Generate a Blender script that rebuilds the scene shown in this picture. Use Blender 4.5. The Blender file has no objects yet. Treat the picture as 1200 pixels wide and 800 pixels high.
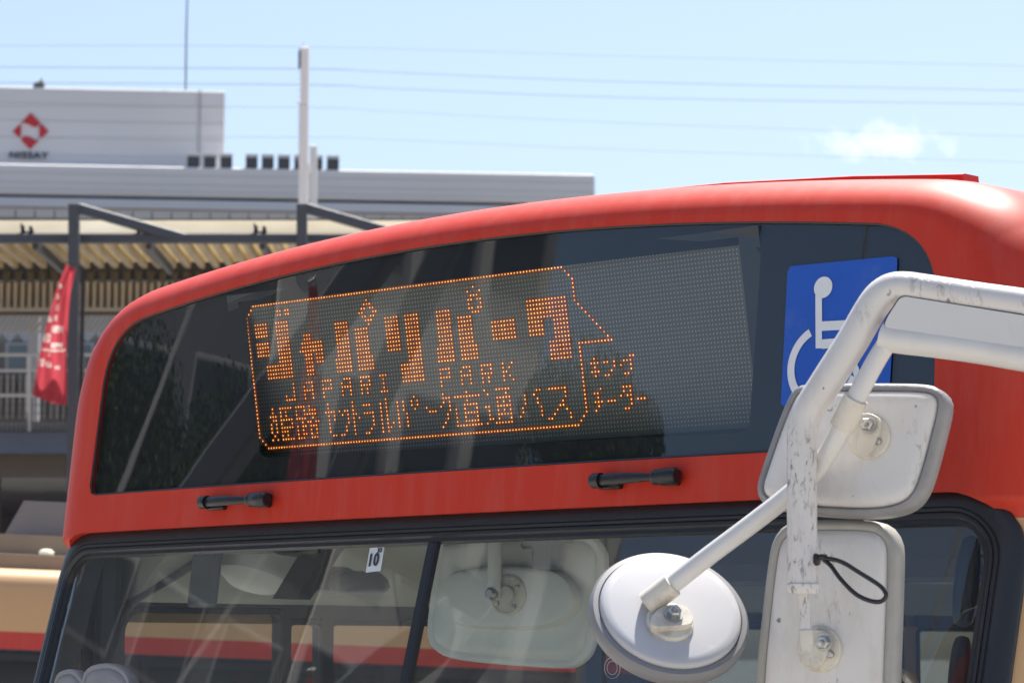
import bpy, bmesh, math, random
from math import radians, sin, cos, pi, sqrt, atan2
from mathutils import Vector, Matrix
from mathutils.geometry import delaunay_2d_cdt

random.seed(7)
SC = bpy.context.scene
COL = SC.collection

# ------------------------------------------------------------------ camera
FPX = 3360.0                                   # focal length in photo pixels (photo 1200 x 800)
PITCH = math.atan(368.0 / FPX)
CAM = Vector((0, 0, 2.10))
cam = bpy.data.cameras.new('camera')
cam.sensor_width = 36.0
cam.lens = 36.0 * FPX / 1200.0
cam.clip_start = 0.1
cam.clip_end = 3000
cam.dof.use_dof = True
cam.dof.focus_distance = 4.9
cam.dof.aperture_fstop = 12.0
cam_ob = bpy.data.objects.new('camera', cam)
COL.objects.link(cam_ob)
cam_ob.location = CAM
cam_ob.rotation_euler = (pi / 2 + PITCH, 0, 0)
SC.camera = cam_ob
FWD = Vector((0, cos(PITCH), sin(PITCH)))
UPV = Vector((0, -sin(PITCH), cos(PITCH)))

# ------------------------------------------------------------------ light and exposure
SUN_DIR = Vector((0.14, 0.41, 0.90)).normalized()      # towards the sun: high, behind the bus
SUN_EL = math.asin(SUN_DIR.z)
SUN_AZ = atan2(SUN_DIR.x, SUN_DIR.y)                   # clockwise from +Y
world = bpy.data.worlds.new('World')
SC.world = world
world.use_nodes = True
nt = world.node_tree
nt.nodes.clear()
out = nt.nodes.new('ShaderNodeOutputWorld')
bg = nt.nodes.new('ShaderNodeBackground')
bg.inputs['Strength'].default_value = 0.075
sky = nt.nodes.new('ShaderNodeTexSky')
sky.sky_type = 'NISHITA'
sky.sun_disc = False
sky.sun_elevation = SUN_EL
sky.sun_rotation = SUN_AZ
sky.air_density = 1.0
sky.dust_density = 2.3
sky.ozone_density = 2.6
tc = nt.nodes.new('ShaderNodeTexCoord')
# thin fair-weather clouds, even over the whole sky
mp = nt.nodes.new('ShaderNodeMapping')
mp.inputs['Scale'].default_value = (3.0, 3.0, 9.0)
mp.inputs['Location'].default_value = (0.3, 0.1, 0.45)
cn = nt.nodes.new('ShaderNodeTexNoise')
cn.inputs['Scale'].default_value = 2.2
cn.inputs['Detail'].default_value = 9
cn.inputs['Roughness'].default_value = 0.62
cr = nt.nodes.new('ShaderNodeMapRange')
cr.inputs['From Min'].default_value = 0.66
cr.inputs['From Max'].default_value = 0.95
cr.inputs['To Max'].default_value = 0.55
nt.links.new(tc.outputs['Generated'], mp.inputs['Vector'])
nt.links.new(mp.outputs['Vector'], cn.inputs['Vector'])
nt.links.new(cn.outputs['Fac'], cr.inputs['Value'])
# the one small cumulus puff in view
cd = (FWD + Vector((1, 0, 0)) * ((1040 - 600) / FPX) - UPV * ((168 - 400) / FPX)).normalized()
sub = nt.nodes.new('ShaderNodeVectorMath'); sub.operation = 'SUBTRACT'
nrm = nt.nodes.new('ShaderNodeVectorMath'); nrm.operation = 'NORMALIZE'
nt.links.new(tc.outputs['Generated'], nrm.inputs[0])
nt.links.new(nrm.outputs[0], sub.inputs[0])
sub.inputs[1].default_value = cd
sc_ = nt.nodes.new('ShaderNodeVectorMath'); sc_.operation = 'MULTIPLY'
sc_.inputs[1].default_value = (1 / 0.022, 1 / 0.03, 1 / 0.0060)
ln = nt.nodes.new('ShaderNodeVectorMath'); ln.operation = 'LENGTH'
nt.links.new(sub.outputs[0], sc_.inputs[0]); nt.links.new(sc_.outputs[0], ln.inputs[0])
n2 = nt.nodes.new('ShaderNodeTexNoise')
n2.inputs['Scale'].default_value = 75.0; n2.inputs['Detail'].default_value = 8; n2.inputs['Roughness'].default_value = 0.62
nt.links.new(nrm.outputs[0], n2.inputs['Vector'])
ma = nt.nodes.new('ShaderNodeMath'); ma.operation = 'MULTIPLY_ADD'     # noise*1.9 - len
ma.inputs[1].default_value = 4.2
neg = nt.nodes.new('ShaderNodeMath'); neg.operation = 'MULTIPLY'; neg.inputs[1].default_value = -1.0
nt.links.new(ln.outputs['Value'], neg.inputs[0])
nt.links.new(n2.outputs['Fac'], ma.inputs[0]); nt.links.new(neg.outputs[0], ma.inputs[2])
mr2 = nt.nodes.new('ShaderNodeMapRange')
mr2.inputs['From Min'].default_value = 1.05; mr2.inputs['From Max'].default_value = 2.3; mr2.inputs['To Max'].default_value = 0.36
nt.links.new(ma.outputs[0], mr2.inputs['Value'])
mx0 = nt.nodes.new('ShaderNodeMath'); mx0.operation = 'MAXIMUM'
nt.links.new(cr.outputs[0], mx0.inputs[0]); nt.links.new(mr2.outputs[0], mx0.inputs[1])
mix = nt.nodes.new('ShaderNodeMixRGB')
mix.inputs['Color2'].default_value = (9.5, 9.5, 9.8, 1)
nt.links.new(mx0.outputs[0], mix.inputs['Fac'])
nt.links.new(sky.outputs['Color'], mix.inputs['Color1'])
nt.links.new(mix.outputs['Color'], bg.inputs['Color'])
nt.links.new(bg.outputs[0], out.inputs[0])

sl = bpy.data.lights.new('sun', 'SUN')
sl.energy = 4.2
sl.angle = radians(0.53)
sl.color = (1.0, 0.95, 0.88)
so = bpy.data.objects.new('sun', sl)
COL.objects.link(so)
so.rotation_euler = SUN_DIR.to_track_quat('Z', 'Y').to_euler()
SC.view_settings.view_transform = 'Standard'
SC.view_settings.look = 'None'
SC.view_settings.exposure = 1.25
SC.view_settings.gamma = 1.0
SC.cycles.max_bounces = 10
SC.cycles.transparent_max_bounces = 24
SC.cycles.caustics_reflective = False
SC.cycles.caustics_refractive = False


# ------------------------------------------------------------------ surveying helpers
def ray(px, py):
    """world direction of a photo pixel, one unit deep"""
    return FWD + Vector((1, 0, 0)) * ((px - 600) / FPX) - UPV * ((py - 400) / FPX)


def at(px, py, d):
    """the point of the place seen at a photo pixel, d metres deep"""
    return CAM + ray(px, py) * d


# ------------------------------------------------------------------ materials
def mat(name, base, rough=0.5, metal=0.0, vary=0.0, vscale=8.0, bump=0.0, bscale=60.0, coat=0.0, spec=0.5, dirt=None, dscale=5.0, damt=0.3, stretch=(1, 1, 1)):
    m = bpy.data.materials.new(name)
    m.use_nodes = True
    t = m.node_tree
    p = t.nodes['Principled BSDF']
    p.inputs['Base Color'].default_value = (*base, 1)
    p.inputs['Roughness'].default_value = rough
    p.inputs['Metallic'].default_value = metal
    p.inputs['Specular IOR Level'].default_value = spec
    p.inputs['Coat Weight'].default_value = coat
    p.inputs['Coat Roughness'].default_value = 0.06
    tcn = t.nodes.new('ShaderNodeTexCoord')
    mpn = t.nodes.new('ShaderNodeMapping')
    mpn.inputs['Scale'].default_value = stretch
    t.links.new(tcn.outputs['Object'], mpn.inputs['Vector'])
    col = None
    if vary > 0:
        n = t.nodes.new('ShaderNodeTexNoise')
        n.inputs['Scale'].default_value = vscale
        n.inputs['Detail'].default_value = 6
        t.links.new(mpn.outputs[0], n.inputs['Vector'])
        r = t.nodes.new('ShaderNodeMapRange')
        r.inputs['To Min'].default_value = 1 - vary
        r.inputs['To Max'].default_value = 1 + vary
        t.links.new(n.outputs['Fac'], r.inputs['Value'])
        mu = t.nodes.new('ShaderNodeVectorMath'); mu.operation = 'SCALE'
        mu.inputs[0].default_value = base
        t.links.new(r.outputs[0], mu.inputs['Scale'])
        col = mu.outputs[0]
    if dirt:
        n = t.nodes.new('ShaderNodeTexNoise')
        n.inputs['Scale'].default_value = dscale
        n.inputs['Detail'].default_value = 10
        n.inputs['Roughness'].default_value = 0.7
        t.links.new(mpn.outputs[0], n.inputs['Vector'])
        r = t.nodes.new('ShaderNodeMapRange')
        r.inputs['From Min'].default_value = 0.5
        r.inputs['From Max'].default_value = 0.75
        r.inputs['To Max'].default_value = damt
        t.links.new(n.outputs['Fac'], r.inputs['Value'])
        mm = t.nodes.new('ShaderNodeMixRGB')
        mm.inputs['Color1'].default_value = (*base, 1)
        mm.inputs['Color2'].default_value = (*dirt, 1)
        if col: t.links.new(col, mm.inputs['Color1'])
        t.links.new(r.outputs[0], mm.inputs['Fac'])
        col = mm.outputs[0]
        rr = t.nodes.new('ShaderNodeMapRange')
        rr.inputs['To Min'].default_value = rough
        rr.inputs['To Max'].default_value = min(1, rough + 0.35)
        t.links.new(r.outputs[0], rr.inputs['Value'])
        t.links.new(rr.outputs[0], p.inputs['Roughness'])
    if col: t.links.new(col, p.inputs['Base Color'])
    if bump > 0:
        n = t.nodes.new('ShaderNodeTexNoise')
        n.inputs['Scale'].default_value = bscale
        n.inputs['Detail'].default_value = 4
        t.links.new(mpn.outputs[0], n.inputs['Vector'])
        b = t.nodes.new('ShaderNodeBump')
        b.inputs['Strength'].default_value = bump
        b.inputs['Distance'].default_value = 0.01
        t.links.new(n.outputs['Fac'], b.inputs['Height'])
        t.links.new(b.outputs[0], p.inputs['Normal'])
    return m


def livery(name, bands, top, rough=0.40):
    """bus paint: colour bands by height on the body (z below limit -> colour), plus grime"""
    m = mat(name, top, rough, coat=0.07, spec=0.32)
    m.node_tree.nodes['Principled BSDF'].inputs['Coat Roughness'].default_value = 0.22
    t = m.node_tree
    p = t.nodes['Principled BSDF']
    tcn = t.nodes.new('ShaderNodeTexCoord')
    sx = t.nodes.new('ShaderNodeSeparateXYZ')
    t.links.new(tcn.outputs['Object'], sx.inputs[0])
    prev = None
    for lim, c in bands:                      # from high limit to low
        lt = t.nodes.new('ShaderNodeMath'); lt.operation = 'LESS_THAN'
        lt.inputs[1].default_value = lim
        t.links.new(sx.outputs['Z'], lt.inputs[0])
        mm = t.nodes.new('ShaderNodeMixRGB')
        mm.inputs['Color1'].default_value = (*top, 1)
        mm.inputs['Color2'].default_value = (*c, 1)
        if prev: t.links.new(prev, mm.inputs['Color1'])
        t.links.new(lt.outputs[0], mm.inputs['Fac'])
        prev = mm.outputs[0]
    mpn = t.nodes.new('ShaderNodeMapping')
    mpn.inputs['Scale'].default_value = (9, 9, 0.8)
    t.links.new(tcn.outputs['Object'], mpn.inputs[0])
    n = t.nodes.new('ShaderNodeTexNoise')
    n.inputs['Scale'].default_value = 3.0; n.inputs['Detail'].default_value = 9; n.inputs['Roughness'].default_value = 0.7
    t.links.new(mpn.outputs[0], n.inputs['Vector'])
    r = t.nodes.new('ShaderNodeMapRange')
    r.inputs['From Min'].default_value = 0.45; r.inputs['From Max'].default_value = 0.8; r.inputs['To Max'].default_value = 0.11
    t.links.new(n.outputs['Fac'], r.inputs['Value'])
    mm = t.nodes.new('ShaderNodeMixRGB')
    mm.inputs['Color2'].default_value = (0.42, 0.36, 0.32, 1)
    t.links.new(r.outputs[0], mm.inputs['Fac']); t.links.new(prev, mm.inputs['Color1'])
    t.links.new(mm.outputs[0], p.inputs['Base Color'])
    rr = t.nodes.new('ShaderNodeMapRange')
    rr.inputs['To Min'].default_value = rough; rr.inputs['To Max'].default_value = rough + 0.2
    t.links.new(n.outputs['Fac'], rr.inputs['Value']); t.links.new(rr.outputs[0], p.inputs['Roughness'])
    return m


def glass(name, tint, ior=1.5, haze=0.0, wavy=0.03, faces=1.0):
    m = bpy.data.materials.new(name)
    m.use_nodes = True
    t = m.node_tree
    t.nodes.clear()
    o = t.nodes.new('ShaderNodeOutputMaterial')
    tr = t.nodes.new('ShaderNodeBsdfTransparent'); tr.inputs[0].default_value = (*tint, 1)
    gl = t.nodes.new('ShaderNodeBsdfGlossy'); gl.inputs['Roughness'].default_value = 0.012
    gl.inputs['Color'].default_value = (1, 1, 1, 1)
    fr = t.nodes.new('ShaderNodeFresnel')
    ge = t.nodes.new('ShaderNodeNewGeometry')
    io = t.nodes.new('ShaderNodeMapRange')
    io.inputs['To Min'].default_value = ior; io.inputs['To Max'].default_value = 1 / ior
    t.links.new(ge.outputs['Backfacing'], io.inputs['Value'])
    t.links.new(io.outputs[0], fr.inputs['IOR'])
    # very slight waviness of toughened glass
    tcn = t.nodes.new('ShaderNodeTexCoord')
    n = t.nodes.new('ShaderNodeTexNoise'); n.inputs['Scale'].default_value = 3.5; n.inputs['Detail'].default_value = 1
    t.links.new(tcn.outputs['Object'], n.inputs['Vector'])
    b = t.nodes.new('ShaderNodeBump'); b.inputs['Strength'].default_value = wavy; b.inputs['Distance'].default_value = 0.012
    t.links.new(n.outputs['Fac'], b.inputs['Height'])
    t.links.new(b.outputs[0], gl.inputs['Normal'])
    d = t.nodes.new('ShaderNodeBsdfDiffuse'); d.inputs[0].default_value = (0.55, 0.53, 0.5, 1)
    m0 = t.nodes.new('ShaderNodeMixShader'); m0.inputs[0].default_value = haze
    t.links.new(tr.outputs[0], m0.inputs[1]); t.links.new(d.outputs[0], m0.inputs[2])
    ms = t.nodes.new('ShaderNodeMixShader')
    mul = t.nodes.new('ShaderNodeMath'); mul.operation = 'MULTIPLY'; mul.inputs[1].default_value = faces; mul.use_clamp = True  # both faces of the pane reflect
    t.links.new(fr.outputs[0], mul.inputs[0])
    t.links.new(mul.outputs[0], ms.inputs[0]); t.links.new(m0.outputs[0], ms.inputs[1]); t.links.new(gl.outputs[0], ms.inputs[2])
    t.links.new(ms.outputs[0], o.inputs[0])
    return m


def emit(name, col, strength, uneven=0.0):
    m = bpy.data.materials.new(name)
    m.use_nodes = True
    t = m.node_tree
    p = t.nodes['Principled BSDF']
    p.inputs['Base Color'].default_value = (0.05, 0.03, 0.02, 1)
    p.inputs['Emission Color'].default_value = (*col, 1)
    p.inputs['Emission Strength'].default_value = strength
    if uneven:
        tcn = t.nodes.new('ShaderNodeTexCoord'); n = t.nodes.new('ShaderNodeTexNoise')
        n.inputs['Scale'].default_value = 70; n.inputs['Detail'].default_value = 3
        t.links.new(tcn.outputs['Object'], n.inputs['Vector'])
        r = t.nodes.new('ShaderNodeMapRange'); r.inputs['From Min'].default_value = 0.3; r.inputs['From Max'].default_value = 0.7
        r.inputs['To Min'].default_value = strength * (1 - uneven); r.inputs['To Max'].default_value = strength * (1 + uneven)
        t.links.new(n.outputs['Fac'], r.inputs['Value']); t.links.new(r.outputs[0], p.inputs['Emission Strength'])
    return m


def scuffed(name, base, lo=0.38, fs=95):
    """white paint with fine dark scratches gathered in worn patches"""
    m = mat(name, base, 0.34, coat=0.2)
    t = m.node_tree; p = t.nodes['Principled BSDF']
    tcn = t.nodes.new('ShaderNodeTexCoord')
    def noise(scale, detail, st, rough=0.6, dist=0.0):
        mp_ = t.nodes.new('ShaderNodeMapping'); mp_.inputs['Scale'].default_value = st
        t.links.new(tcn.outputs['Object'], mp_.inputs[0])
        n = t.nodes.new('ShaderNodeTexNoise'); n.inputs['Scale'].default_value = scale; n.inputs['Detail'].default_value = detail
        n.inputs['Roughness'].default_value = rough; n.inputs['Distortion'].default_value = dist
        t.links.new(mp_.outputs[0], n.inputs['Vector']); return n.outputs['Fac']
    def ramp(v, a, b):
        r = t.nodes.new('ShaderNodeMapRange'); r.inputs['From Min'].default_value = a; r.inputs['From Max'].default_value = b
        t.links.new(v, r.inputs['Value']); return r.outputs[0]
    def mul(a, b):
        x = t.nodes.new('ShaderNodeMath'); x.operation = 'MULTIPLY'; x.use_clamp = True
        t.links.new(a, x.inputs[0]); t.links.new(b, x.inputs[1]); return x.outputs[0]
    def mx(a, b):
        x = t.nodes.new('ShaderNodeMath'); x.operation = 'MAXIMUM'
        t.links.new(a, x.inputs[0]); t.links.new(b, x.inputs[1]); return x.outputs[0]
    patch = ramp(noise(7, 3, (1, 1, 0.6)), lo, lo + 0.14)
    fine = ramp(noise(fs, 5, (1.6, 1.6, 0.55), 0.65, 0.8), 0.535, 0.63)
    chips = ramp(noise(55, 2, (1, 1, 0.7)), 0.70, 0.74)
    stain = ramp(noise(14, 8, (1, 1, 0.35), 0.7), 0.5, 0.85)
    wear = mx(mul(patch, fine), chips)
    a = t.nodes.new('ShaderNodeMixRGB'); a.inputs[1].default_value = (*base, 1); a.inputs[2].default_value = (0.50, 0.44, 0.40, 1)
    t.links.new(stain, a.inputs[0])
    b = t.nodes.new('ShaderNodeMixRGB'); b.inputs[2].default_value = (0.07, 0.06, 0.055, 1)
    t.links.new(a.outputs[0], b.inputs[1])
    sc = t.nodes.new('ShaderNodeMath'); sc.operation = 'MULTIPLY'; sc.inputs[1].default_value = 0.75
    t.links.new(wear, sc.inputs[0]); t.links.new(sc.outputs[0], b.inputs[0])
    t.links.new(b.outputs[0], p.inputs['Base Color'])
    bp_ = t.nodes.new('ShaderNodeBump'); bp_.inputs['Strength'].default_value = 0.35; bp_.inputs['Distance'].default_value = 0.002; bp_.invert = True
    t.links.new(wear, bp_.inputs['Height']); t.links.new(bp_.outputs[0], p.inputs['Normal'])
    return m


RED = (0.52, 0.031, 0.011)
TAN = (0.56, 0.35, 0.175)
M = {
    'bus': livery('bus_paint', [(2.305, TAN), (1.25, RED), (1.19, TAN)], RED),
    'bus2': livery('parked_bus_paint', [(2.205, (0.5, 0.05, 0.04)), (2.125, (0.03, 0.032, 0.04)), (1.1, TAN)], TAN),
    'rubber': mat('black_rubber', (0.013, 0.015, 0.020), 0.42, vary=0.2, bump=0.1, bscale=90),
    'black': mat('black_plastic', (0.012, 0.012, 0.014), 0.38, vary=0.2, bump=0.08, bscale=200),
    'frit': mat('black_mask', (0.006, 0.007, 0.009), 0.6),
    'frame_shadow': mat('dark_bezel', (0.02, 0.022, 0.026), 0.5, vary=0.2),
    'bezel': mat('grey_bezel', (0.035, 0.042, 0.052), 0.5, vary=0.15),
    'led_panel': mat('led_panel', (0.165, 0.162, 0.142), 0.7, vary=0.08, vscale=30),
    'led_off': mat('led_lens', (0.46, 0.47, 0.43), 0.3),
    'led_on': emit('led_lit', (1.0, 0.43, 0.10), 1.2, 0.4),
    'led_glow': emit('led_spill_glow', (1.0, 0.15, 0.012), 0.075, 0.25),
    'hglass': glass('header_glass', (0.74, 0.77, 0.77), faces=1.7),
    'wglass': glass('windscreen_glass', (0.71, 0.765, 0.75), haze=0.034, wavy=0.03, faces=1.9),
    'tglass': glass('tinted_side_glass', (0.30, 0.33, 0.33)),
    'sglass': glass('side_window_glass', (0.82, 0.86, 0.84)),
    'blue': mat('blue_vinyl', (0.012, 0.085, 0.46), 0.3, vary=0.14, vscale=6, dirt=(0.16, 0.22, 0.45), dscale=9, damt=0.35, coat=0.2),
    'signwhite': mat('white_vinyl', (0.74, 0.75, 0.76), 0.4),
    'white': mat('white_paint', (0.62, 0.61, 0.60), 0.33, vary=0.05, vscale=14, coat=0.25, dirt=(0.40, 0.37, 0.33), dscale=7, damt=0.35),
    'tube': mat('white_tube_paint', (0.62, 0.61, 0.595), 0.30, vary=0.04, coat=0.3, dirt=(0.42, 0.40, 0.36), dscale=9, damt=0.22),
    'worn': scuffed('worn_white_paint', (0.62, 0.60, 0.58)),
    'shell': scuffed('scuffed_mirror_shell', (0.62, 0.61, 0.60), 0.55, 70),
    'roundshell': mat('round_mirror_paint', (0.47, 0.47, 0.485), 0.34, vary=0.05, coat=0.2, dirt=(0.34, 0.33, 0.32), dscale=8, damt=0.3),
    'cream': mat('cream_casting', (0.62, 0.585, 0.51), 0.42, vary=0.1, vscale=40, dirt=(0.22, 0.18, 0.13), dscale=30, damt=0.6),
    'rim': mat('grey_rubber_rim', (0.235, 0.237, 0.245), 0.45, vary=0.25, vscale=30, bump=0.15, bscale=140),
    'round_rim': mat('smooth_grey_rim', (0.20, 0.20, 0.21), 0.4, vary=0.12, vscale=12),
    'rim_beige': mat('beige_rubber_rim', (0.34, 0.335, 0.31), 0.5, vary=0.18, vscale=30),
    'steel': mat('zinc_steel', (0.45, 0.45, 0.44), 0.35, metal=0.9, vary=0.2, vscale=60),
    'mirrorglass': mat('mirror_glass', (0.85, 0.87, 0.88), 0.02, metal=1.0),
    'lining': mat('interior_lining', (0.40, 0.42, 0.38), 0.75, vary=0.08, bump=0.05),
    'lining_dark': mat('interior_dark_trim', (0.045, 0.05, 0.056), 0.6, vary=0.15),
    'intwhite': mat('interior_white_plastic', (0.72, 0.735, 0.73), 0.45, vary=0.04, dirt=(0.42, 0.40, 0.36), dscale=8, damt=0.3),
    'bluegrey': mat('bluish_grey_metal', (0.12, 0.15, 0.18), 0.5, vary=0.1),
}


# ------------------------------------------------------------------ object helpers
def link(name, me, m=None, parent=None):
    o = bpy.data.objects.new(name, me)
    COL.objects.link(o)
    if m is not None and me is not None:
        for mm in (m if isinstance(m, (list, tuple)) else [m]): me.materials.append(mm)
    if parent is not None: o.parent = parent
    return o


def tag(o, label=None, cat=None, group=None, kind=None):
    if label: o['label'] = label
    if cat: o['category'] = cat
    if group: o['group'] = group
    if kind: o['kind'] = kind
    return o


def thing(name, label, cat, loc=(0, 0, 0), rz=0.0, group=None):
    o = bpy.data.objects.new(name, None)
    COL.objects.link(o)
    o.location = loc
    o.rotation_euler = (0, 0, rz)
    o.empty_display_size = 0.2
    return tag(o, label, cat, group)


def dup(root, loc, label=None):
    r = root.copy(); COL.objects.link(r); r.location = loc
    if label: r['label'] = label
    for ch in list(root.children):
        c = ch.copy(); COL.objects.link(c); c.parent = r
        for g in list(ch.children):
            d = g.copy(); COL.objects.link(d); d.parent = c
    return r


class MB:
    """collects solids and links them as one mesh object"""
    def __init__(s): s.v = []; s.f = []; s.mi = []; s.cur = 0
    def add(s, vs, fs):
        k = len(s.v)
        s.v += [tuple(v) for v in vs]
        for f in fs: s.f.append(tuple(i + k for i in f)); s.mi.append(s.cur)
        return s
    def box(s, c, d, R=None, ch=0.0):
        """box with chamfered edges: centre c, full size d, optional 3x3 rotation"""
        hx, hy, hz = d[0] / 2, d[1] / 2, d[2] / 2
        c = Vector(c)
        ch = min(ch, hx * .9, hy * .9, hz * .9)
        if ch <= 0:
            vs = [Vector((x * hx, y * hy, z * hz)) for z in (-1, 1) for y in (-1, 1) for x in (-1, 1)]
            fs = [(0, 2, 3, 1), (4, 5, 7, 6), (0, 1, 5, 4), (2, 6, 7, 3), (0, 4, 6, 2), (1, 3, 7, 5)]
        else:
            vs = []; idx = {}
            for x in (-1, 1):
                for y in (-1, 1):
                    for z in (-1, 1):
                        for a in range(3):
                            p = [x * (hx - ch), y * (hy - ch), z * (hz - ch)]
                            p[a] = (x * hx, y * hy, z * hz)[a]
                            idx[(x, y, z, a)] = len(vs); vs.append(Vector(p))
            fs = []
            for a in range(3):
                b, e = (a + 1) % 3, (a + 2) % 3
                for sg in (-1, 1):
                    q = []
                    for (u, w) in ((-1, -1), (1, -1), (1, 1), (-1, 1)):
                        k = [0, 0, 0]; k[a] = sg; k[b] = u; k[e] = w
                        q.append(idx[(*k, a)])
                    fs.append(tuple(q if sg > 0 else q[::-1]))
                # edges parallel to axis a
                for u in (-1, 1):
                    for w in (-1, 1):
                        k0 = [0, 0, 0]; k1 = [0, 0, 0]
                        k0[a] = -1; k1[a] = 1; k0[b] = k1[b] = u; k0[e] = k1[e] = w
                        q = [idx[(*k0, b)], idx[(*k1, b)], idx[(*k1, e)], idx[(*k0, e)]]
                        fs.append(tuple(q if u * w < 0 else q[::-1]))
            for x in (-1, 1):
                for y in (-1, 1):
                    for z in (-1, 1):
                        q = [idx[(x, y, z, a)] for a in range(3)]
                        fs.append(tuple(q if x * y * z > 0 else q[::-1]))
        if R is not None: vs = [R @ v for v in vs]
        return s.add([v + c for v in vs], fs)
    def bar(s, p, q, w, h, ch=0.0, up=Vector((0, 0, 1))):
        p, q = Vector(p), Vector(q)
        y = (q - p); L = y.length; y.normalize()
        x = y.cross(up)
        if x.length < 1e-4: x = y.cross(Vector((0, 1, 0)))
        x.normalize(); z = x.cross(y)
        R = Matrix((x, y, z)).transposed()
        return s.box((p + q) / 2, (w, L, h), R, ch)
    def tube(s, pts, rad, n=12, cap=True, closed=False):
        pts = [Vector(p) for p in pts]
        N = len(pts)
        if not isinstance(rad, (list, tuple)): rad = [rad] * N
        T = []
        for i in range(N):
            a = pts[(i - 1) % N] if (closed or i > 0) else pts[i]
            b = pts[(i + 1) % N] if (closed or i < N - 1) else pts[i]
            T.append((b - a).normalized())
        ref = Vector((0, 0, 1)) if abs(T[0].z) < .9 else Vector((1, 0, 0))
        u = T[0].cross(ref).normalized()
        vs = []; fs = []
        for i in range(N):
            u = (u - T[i] * u.dot(T[i])).normalized()
            w = T[i].cross(u)
            for k in range(n):
                a = 2 * pi * k / n
                vs.append(pts[i] + (u * cos(a) + w * sin(a)) * rad[i])
        m = N if closed else N - 1
        for i in range(m):
            j = (i + 1) % N
            for k in range(n):
                l = (k + 1) % n
                fs.append((i * n + k, i * n + l, j * n + l, j * n + k))
        if cap and not closed:
            fs.append(tuple(range(n))[::-1]); fs.append(tuple((N - 1) * n + k for k in range(n)))
        return s.add(vs, fs)
    def lathe(s, c, axis, prof, n=40, ref=None):
        """prof: (radius, height along axis) from one end to the other"""
        axis = Vector(axis).normalized(); c = Vector(c)
        ref = ref or (Vector((0, 0, 1)) if abs(axis.z) < .9 else Vector((1, 0, 0)))
        u = axis.cross(ref).normalized(); w = axis.cross(u)
        vs = []; fs = []; rows = []
        for r, h in prof:
            if r < 1e-6:
                rows.append([len(vs)]); vs.append(c + axis * h)
            else:
                rows.append(list(range(len(vs), len(vs) + n)))
                for k in range(n):
                    a = 2 * pi * k / n
                    vs.append(c + axis * h + (u * cos(a) + w * sin(a)) * r)
        for A, B in zip(rows, rows[1:]):
            for k in range(n):
                l = (k + 1) % n
                if len(A) == 1 and len(B) == 1: continue
                if len(A) == 1: fs.append((A[0], B[l], B[k]))
                elif len(B) == 1: fs.append((A[k], A[l], B[0]))
                else: fs.append((A[k], A[l], B[l], B[k]))
        return s.add(vs, fs)
    def loops(s, rings, cap0=True, cap1=True):
        """loft closed rings of equal length"""
        n = len(rings[0]); vs = [p for r in rings for p in r]; fs = []
        for i in range(len(rings) - 1):
            for k in range(n):
                l = (k + 1) % n
                fs.append((i * n + k, i * n + l, (i + 1) * n + l, (i + 1) * n + k))
        if cap0: fs.append(tuple(range(n))[::-1])
        if cap1: fs.append(tuple((len(rings) - 1) * n + k for k in range(n)))
        return s.add(vs, fs)
    def slab(s, poly, off):
        """thick plate: polygon of 3-D points and a thickness vector"""
        off = Vector(off)
        a = [Vector(p) for p in poly]
        return s.loops([a, [p + off for p in a]])
    def build(s, name, m, parent=None, smooth=35):
        me = bpy.data.meshes.new(name)
        me.from_pydata(s.v, [], s.f)
        me.update()
        bm = bmesh.new(); bm.from_mesh(me)
        bmesh.ops.recalc_face_normals(bm, faces=bm.faces)
        bm.to_mesh(me); bm.free()
        if isinstance(m, (list, tuple)):
            for p, i in zip(me.polygons, s.mi): p.material_index = i
        if smooth:
            for p in me.polygons: p.use_smooth = True
            try: me.set_sharp_from_angle(angle=radians(smooth))
            except Exception: pass
        return link(name, me, m, parent)


def spline(pts, per=8, closed=False):
    """Catmull-Rom through points of any dimension (tuples)"""
    P = [Vector(p) for p in pts]; n = len(P); res = []
    m = n if closed else n - 1
    for i in range(m):
        p1, p2 = P[i], P[(i + 1) % n]
        p0 = P[(i - 1) % n] if (closed or i > 0) else p1 * 2 - p2
        p3 = P[(i + 2) % n] if (closed or i + 2 < n) else p2 * 2 - p1
        for k in range(per):
            t = k / per
            res.append(0.5 * (2 * p1 + (p2 - p0) * t + (2 * p0 - 5 * p1 + 4 * p2 - p3) * t * t + (3 * p1 - p0 - 3 * p2 + p3) * t ** 3))
    if not closed: res.append(P[-1])
    return res


def round_poly(pts, rads, seg=8):
    """2-D/3-D polygon with corners rounded by quadratic arcs; rads per corner"""
    P = [Vector(p) for p in pts]; n = len(P); res = []
    for i in range(n):
        a, b, c = P[i - 1], P[i], P[(i + 1) % n]
        r = rads[i] if isinstance(rads, (list, tuple)) else rads
        u = (a - b); w = (c - b)
        ru = min(r, u.length * .49); rw = min(r, w.length * .49)
        p, q = b + u.normalized() * ru, b + w.normalized() * rw
        for k in range(seg + 1):
            t = k / seg
            # circular-like: rational quadratic with weight 0.7071
            wgt = 0.7071
            d = (1 - t) ** 2 + 2 * wgt * t * (1 - t) + t * t
            res.append((p * (1 - t) ** 2 + b * (2 * wgt * t * (1 - t)) + q * t * t) / d)
    return res


def resample(poly, n, closed=True):
    P = [Vector(p) for p in poly]
    if closed: P = P + [P[0]]
    L = [0.0]
    for a, b in zip(P, P[1:]): L.append(L[-1] + (b - a).length)
    res = []; j = 0
    cnt = n if closed else n - 1
    for k in range(n):
        s = L[-1] * k / cnt
        while j < len(L) - 2 and L[j + 1] < s: j += 1
        t = (s - L[j]) / max(1e-9, L[j + 1] - L[j])
        res.append(P[j].lerp(P[j + 1], min(1, max(0, t))))
    return res


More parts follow.
